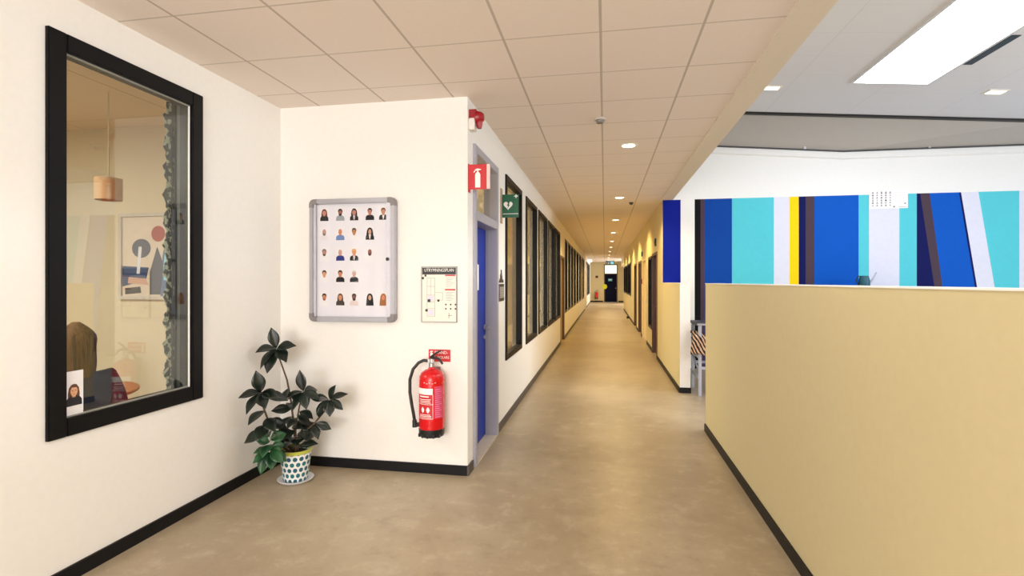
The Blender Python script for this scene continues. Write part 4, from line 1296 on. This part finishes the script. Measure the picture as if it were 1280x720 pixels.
# clothes
N, Ed = [], []
pel = nd((-.03, 0, .50), (.15, .12)); sp = nd((-.04, 0, .68), (.145, .115), pel); ch = nd((-.03, 0, .86), (.155, .118), sp); nb = nd((-.02, 0, .975), (.075, .072), ch); nd((-.005, 0, 1.02), (.06, .062), nb)
for s in (-1, 1):
    sh = nd((-.02, s * .16, .955), .07, ch); el = nd((.06, s * .228, .72), .057, sh); em = nd((.17, s * .202, .77), .05, el); nd((.285, s * .155, .787), .04, em)
jk = finish('jacket', skin_mesh(N, Ed, pel), mat('navy_jacket', (22, 30, 62), 0.8, noise=0.12, nscale=30), person, True)
N, Ed = [], []
pel = nd((-.03, 0, .52), (.15, .11))
for s in (-1, 1):
    hip = nd((.02, s * .10, .515), .092, pel); kn = nd((.41, s * .13, .50), .068, hip); nd((.39, s * .13, .13), .055, kn)
finish('trousers', skin_mesh(N, Ed, pel), mat('dark_trousers', (30, 30, 38), 0.85), person, True)
b = MB()
for s in (-1, 1):
    b.tube([W(.355, s * .13, .04), W(.42, s * .13, .042), W(.52, s * .135, .036), W(.585, s * .137, .03)], [.036, .045, .044, .026], 12)
b.build('shoes', M_BLACKP, person, smooth=True)
# hair: cap plus hanging lengths
b = MB()
rs = []
for j in range(13):
    v = j / 12
    z = 1.305 - v * 0.33
    ring = []
    for k in range(28):
        a = 2 * PI * k / 28
        rf = 0.118 * math.sin(min(1, v * 2.6 + .12) * PI / 2) * (1 - .12 * max(0, v - .55))
        rsd = 0.098 * math.sin(min(1, v * 2.6 + .12) * PI / 2) * (1 + .05 * max(0, v - .3)) * (1 - .5 * max(0, v - .75))
        f = math.cos(a) * rf
        if math.cos(a) > 0.2 and v > 0.3: f = 0.2 * rf + (f - 0.2 * rf) * 0.15       # face left open
        wob = 1 + 0.02 * math.sin(v * 9) + 0.05 * math.sin(a * 9 + v * 4) + 0.03 * math.sin(a * 17)
        ring.append(W(f * wob - .012, math.sin(a) * rsd * wob, z))
    rs.append(ring)
b.rings(rs, 0)
m_hair = bpy.data.materials.new('brown_hair')
nn = Nodes(m_hair); mp = nn.nt.nodes.new('ShaderNodeMapping'); mp.inputs['Scale'].default_value = (40, 40, 3)
nn.nt.links.new(nn.tc.outputs['Object'], mp.inputs[0])
nn.link(nn.mix(nn.ramp(nn.noise(1.6, 4, .6, mp.outputs[0]), .3, .7), rgb(40, 26, 18), rgb(126, 84, 48)), 'Base Color')
nn.b.inputs['Roughness'].default_value = 0.75
nn.b.inputs['Specular IOR Level'].default_value = 0.2
b.build('hair', m_hair, person, smooth=True)
for s in (-1, 1):
    b = MB(); b.ellip(W(.098, s * .030, 1.178), (.011, .011, .008), 10, 8)
    b.build('eye', mat('dark_eyes', (40, 30, 26), 0.3), person, smooth=True)
b = MB(); b.ellip(W(.108, 0, 1.15), (.014, .014, .022), 10, 8); b.build('nose', bpy.data.materials['skin_tone'], person, smooth=True)
b = MB(); b.ellip(W(.093, 0, 1.112), (.012, .018, .006), 10, 6); b.build('mouth', mat('lips', (176, 96, 90), 0.5), person, smooth=True)

# portrait card taped on the glass
xg = XL - 0.0055
o = portrait('portrait_card', 0, 0, 0.10, 0.235, dict(style='long', hair=(96, 62, 44), skin=(226, 170, 132), top=(34, 32, 38), glasses=1), 0,
             flip=lambda u, v, d: (xg + d, 2.275 + u * 1.0, 0.965 + v))
tag(o, 'white card with a portrait of a person in glasses stuck to the window glass', 'photo')

# ------------------------------------------------------------------ hall objects
t = thing('work_table', (1.6, 7.7, 0), 'grey metal work table with a dark top seen through the gap between half walls', 'table')
x0, x1, y0, y1 = 1.22, 2.0, 7.36, 8.0
b = MB(); b.box(x0, x1, y0, y1, .955, .985); b.build('tabletop', mat('dark_tabletop', (44, 42, 54), 0.4), t, bevel=.004)
b = MB(); b.box(x0 + .01, x1 - .01, y0 - .004, y0, .958, .982); b.build('edge_strip', M_ALU, t)
for x in (x0 + .05, x1 - .05):
    for y in (y0 + .03, y1 - .03):
        mb = MB(); mb.box(x - .02, x + .02, y - .02, y + .02, 0, .955); mb.build('leg', mat('grey_painted_steel', (176, 178, 192), 0.4, noise=.03), t, bevel=.003)
for (za, xa, xb, ya, yb) in ((.50, x0 + .035, x0 + .065, y0 + .05, y1 - .05), (.22, x0 + .035, x0 + .065, y0 + .05, y1 - .05), (.36, x0 + .07, x1 - .07, y0 + .02, y0 + .045), (.36, x0 + .07, x1 - .07, y1 - .045, y1 - .02), (.69, x0 + .07, x1 - .07, y0 + .02, y0 + .045)):
    mb = MB(); mb.box(xa, xb, ya, yb, za, za + .035); mb.build('rail', bpy.data.materials['grey_painted_steel'], t)
mb = MB(); mb.tube([(x0 + .05, y1 - .05, .48), (x0 + .06, y0 + .05, .26)], .012, 8); mb.build('brace', bpy.data.materials['grey_painted_steel'], t)
mb = MB(); mb.box(x0 + .02, x1 - .02, y0 + .05, y1 - .05, .725, .74); mb.build('shelf', mat('dark_shelf', (34, 32, 42), 0.5), t)
b = MB()
rows = []
for j in range(15):
    v = j / 14
    row = []
    for k in range(13):
        u = k / 12
        x = x0 - .06 + .42 * u + .02 * math.sin(v * 5)
        if v < .45: y, z = y0 + .30 - v / .45 * .30, .80 - .06 * u + .05 * math.sin(u * 4 + 1) + .03 * math.sin(v * 9)
        else: y, z = y0 - .02 + .012 * math.sin(u * 9 + v * 3), .78 - .06 * u + .05 * math.sin(u * 4 + 1) - (v - .45) / .55 * (.26 - .1 * u)
        row.append((x, y, z))
    rows.append(row)
b.rings(rows, 0, caps=False, closed=False)
o = b.build('striped_blanket', stripe_material('striped_wool', (206, 168, 136), (34, 26, 30), 22), None, smooth=True)
o.modifiers.new('thickness', 'SOLIDIFY').thickness = 0.018
tag(o, 'cream and dark striped blanket hanging out of the grey work table shelf', 'blanket')

t = thing('storage_cabinet', (4.2, 9.4, 0), 'dark cabinet standing against the stripe wall behind the half wall', 'cabinet')
b = MB(); b.box(3.6, 4.8, 9.14, 9.66, .06, 1.455); b.build('body', mat('dark_cabinet', (48, 52, 66), 0.5), t, bevel=.004)
b = MB(); b.box(3.63, 4.77, 9.18, 9.62, 0, .06); b.build('plinth', M_BLACKP, t)
for xa in (3.61, 4.205):
    mb = MB(); mb.box(xa, xa + .585, 9.122, 9.14, .07, 1.445); dr = mb.build('door', bpy.data.materials['dark_cabinet'], t, bevel=.003)
    mb = MB(); xx = xa + (.54 if xa < 4 else .03); mb.box(xx, xx + .015, 9.10, 9.122, .7, .85); mb.build('handle', M_STEEL, dr)
t = thing('watering_can', (4.14, 9.3, 1.455), 'teal watering can with grey spout just above the half wall by the stripes', 'watering can')
b = MB(); b.lathe([(.075, 0), (.082, .01), (.078, .12), (.062, .18), (.058, .19)], (4.14, 9.3, 1.455), 'z', 24); b.build('tank', mat('dark_teal', (16, 84, 104), 0.45), t, smooth=True)
b = MB(); b.tube([(4.21, 9.3, 1.50), (4.26, 9.3, 1.58), (4.32, 9.3, 1.70)], [.018, .012, .010], 10); b.build('spout', mat('grey_spout', (176, 180, 200), 0.5), t, smooth=True)
b = MB(); b.tube([(4.10, 9.3, 1.63), (4.05, 9.3, 1.64), (4.02, 9.3, 1.57), (4.06, 9.3, 1.49)], .010, 10); b.build('handle', mat('dark_handle', (14, 32, 48), 0.5), t, smooth=True)

# poster of small pictures on the stripe wall
t = thing('wall_poster', (4.69, YM, 2.78), 'white poster of small printed figures at the top of the lilac stripe', 'poster')
b = MB(); b.box(4.40, 4.985, YM - .006, YM - 0.001, 2.78, 3.10); b.build('sheet', M_PAPER, t)
b = MB(); rn = random.Random(3)
for c in range(5):
    for r in range(6):
        x = 4.455 + c * .066; z = 3.05 - r * .043
        w, h = rn.uniform(.010, .018), rn.uniform(.012, .018)
        mi = 0 if (c in (0, 2, 3) and rn.random() < .75) else 1
        b.prism(circ(x, z + h * .5, w * .5, h * .5, 8), 'y', YM - .0068, YM - .006, mi)
        b.prism([(x - w, z - h), (x + w, z - h), (x + w * .6, z), (x - w * .6, z)], 'y', YM - .0068, YM - .006, mi)
for c in range(3):
    for r in range(4): b.box(4.79 + c * .06, 4.82 + c * .06, YM - .0068, YM - .006, 3.04 - r * .05, 3.048 - r * .05, 2)
b.box(4.93, 4.955, YM - .0068, YM - .006, 2.85, 2.872, 1); b.box(4.765, 4.79, YM - .0068, YM - .006, 2.797, 2.817, 0); b.box(4.84, 4.97, YM - .0068, YM - .006, 2.80, 2.806, 1)
b.build('figure_print', [mat('poster_dark', (62, 64, 74), .7), mat('poster_grey', (136, 138, 148), .7), mat('poster_pale', (214, 212, 218), .7)], t)

# ------------------------------------------------------------------ corridor details
b = MB(); b.box(XR - .03, XR, 10.9, 11.02, 2.27, 2.43); t = b.build('wall_speaker', M_BLACKP, bevel=.006); tag(t, 'small black box on the cream wall above the walnut door', 'speaker')
b = MB(); b.lathe([(.04, 0), (.04, -.006)], (XR - .03, 10.96, 2.35), 'x', 16); b.build('cone', mat('dark_cone', (40, 40, 42), .6), t, smooth=True)
b = MB(); b.box(XR - .03, XR, 14.75, 14.95, 2.25, 2.38); t = b.build('door_speaker', M_BLACKP, bevel=.006); tag(t, 'small dark box above the cream corridor door', 'lamp')  # black loudspeaker box, gives no light
b = MB(); b.box(XR - .045, XR, 14.86, 15.02, 1.49, 1.62); t = b.build('call_point', mat('call_point_dark_red', (120, 22, 24), .4), bevel=.004); tag(t, 'dark red alarm call point on the cream wall between two doors', 'alarm')
b = MB(); b.box(XR - .049, XR - .045, 14.89, 14.99, 1.52, 1.59); b.build('press_plate', mat('call_plate', (60, 30, 30), .5), t)
t = thing('door_stop', (XR - .07, 22.4, 0), 'small black door stop on the floor along the cream wall', 'door stop')
b = MB(); b.lathe([(.05, 0), (.05, .03), (.035, .06), (.04, .09), (.03, .1)], (XR - .08, 22.4, 0), 'z', 16); b.build('bumper', M_BLACKP, t, smooth=True)

t = thing('exit_sign', (.35, 36.0, 2.70), 'dark green exit sign hanging from the ceiling before the end door', 'sign')
b = MB(); b.box(.06, .64, 35.97, 36.03, 2.70, 2.95); b.build('housing', mat('exit_green', (18, 64, 84), .4, emit=(16, 90, 110), estr=.25), t)
for xa in (.1, .58):
    b = MB(); b.box(xa, xa + .02, 35.99, 36.01, 2.95, 3.03); b.build('hanger', M_BLACKP, t)
b = MB(); yy = 35.966
b.box(.38, .60, yy, 35.97, 2.74, 2.91, 1)                              # doorway
b.prism(circ(.29, 2.895, .022, .022, 12), 'y', yy, 35.97, 0)            # running figure
b.prism([(.25, 2.86), (.30, 2.87), (.285, 2.80), (.335, 2.775), (.33, 2.755), (.26, 2.79), (.245, 2.75), (.20, 2.735), (.19, 2.75), (.23, 2.765)], 'y', yy, 35.97, 0)
b.prism([(.10, 2.815), (.14, 2.845), (.14, 2.825), (.19, 2.825), (.19, 2.805), (.14, 2.805), (.14, 2.785)], 'y', yy, 35.97, 0)
b.build('pictogram', [M_PRINT_W, mat('exit_pale', (120, 190, 214), .5, emit=(120, 190, 214), estr=.4)], t)
b = MB(); b.lathe([(.001, -.012), (.19, -.012), (.19, 0)], (-.02, YE - .02, 1.17), 'y', 28)
b.box(-.05, .0, YE - .02, YE - .02 + .001, 1.16, 1.18)
tag(b.build('round_sticker', mat('yellow_green_sticker', (216, 214, 30), .5)), 'round yellow-green disc on the dark blue door edge', 'sign')
b = MB(); b.box(.25, .55, YE + .022, YE + .03, 1.58, 1.78, 0); b.box(.29, .51, YE + .0205, YE + .022, 1.66, 1.71, 1)
tag(b.build('door_plate', [mat('teal_plate', (70, 160, 186), .5), M_PRINT_W]), 'pale teal plate on the dark blue end door', 'sign')
b = MB(); b.box(-.70, -.50, YE - .01, YE, 1.82, 2.0, 0); b.box(-.69, -.51, YE - .012, YE - .01, 1.83, 1.90, 1)
tag(b.build('wall_plate', [mat('dark_plate', (60, 40, 34), .5), mat('plate_red', (150, 40, 36), .5)]), 'small dark red plate above the extinguisher on the end wall', 'sign')
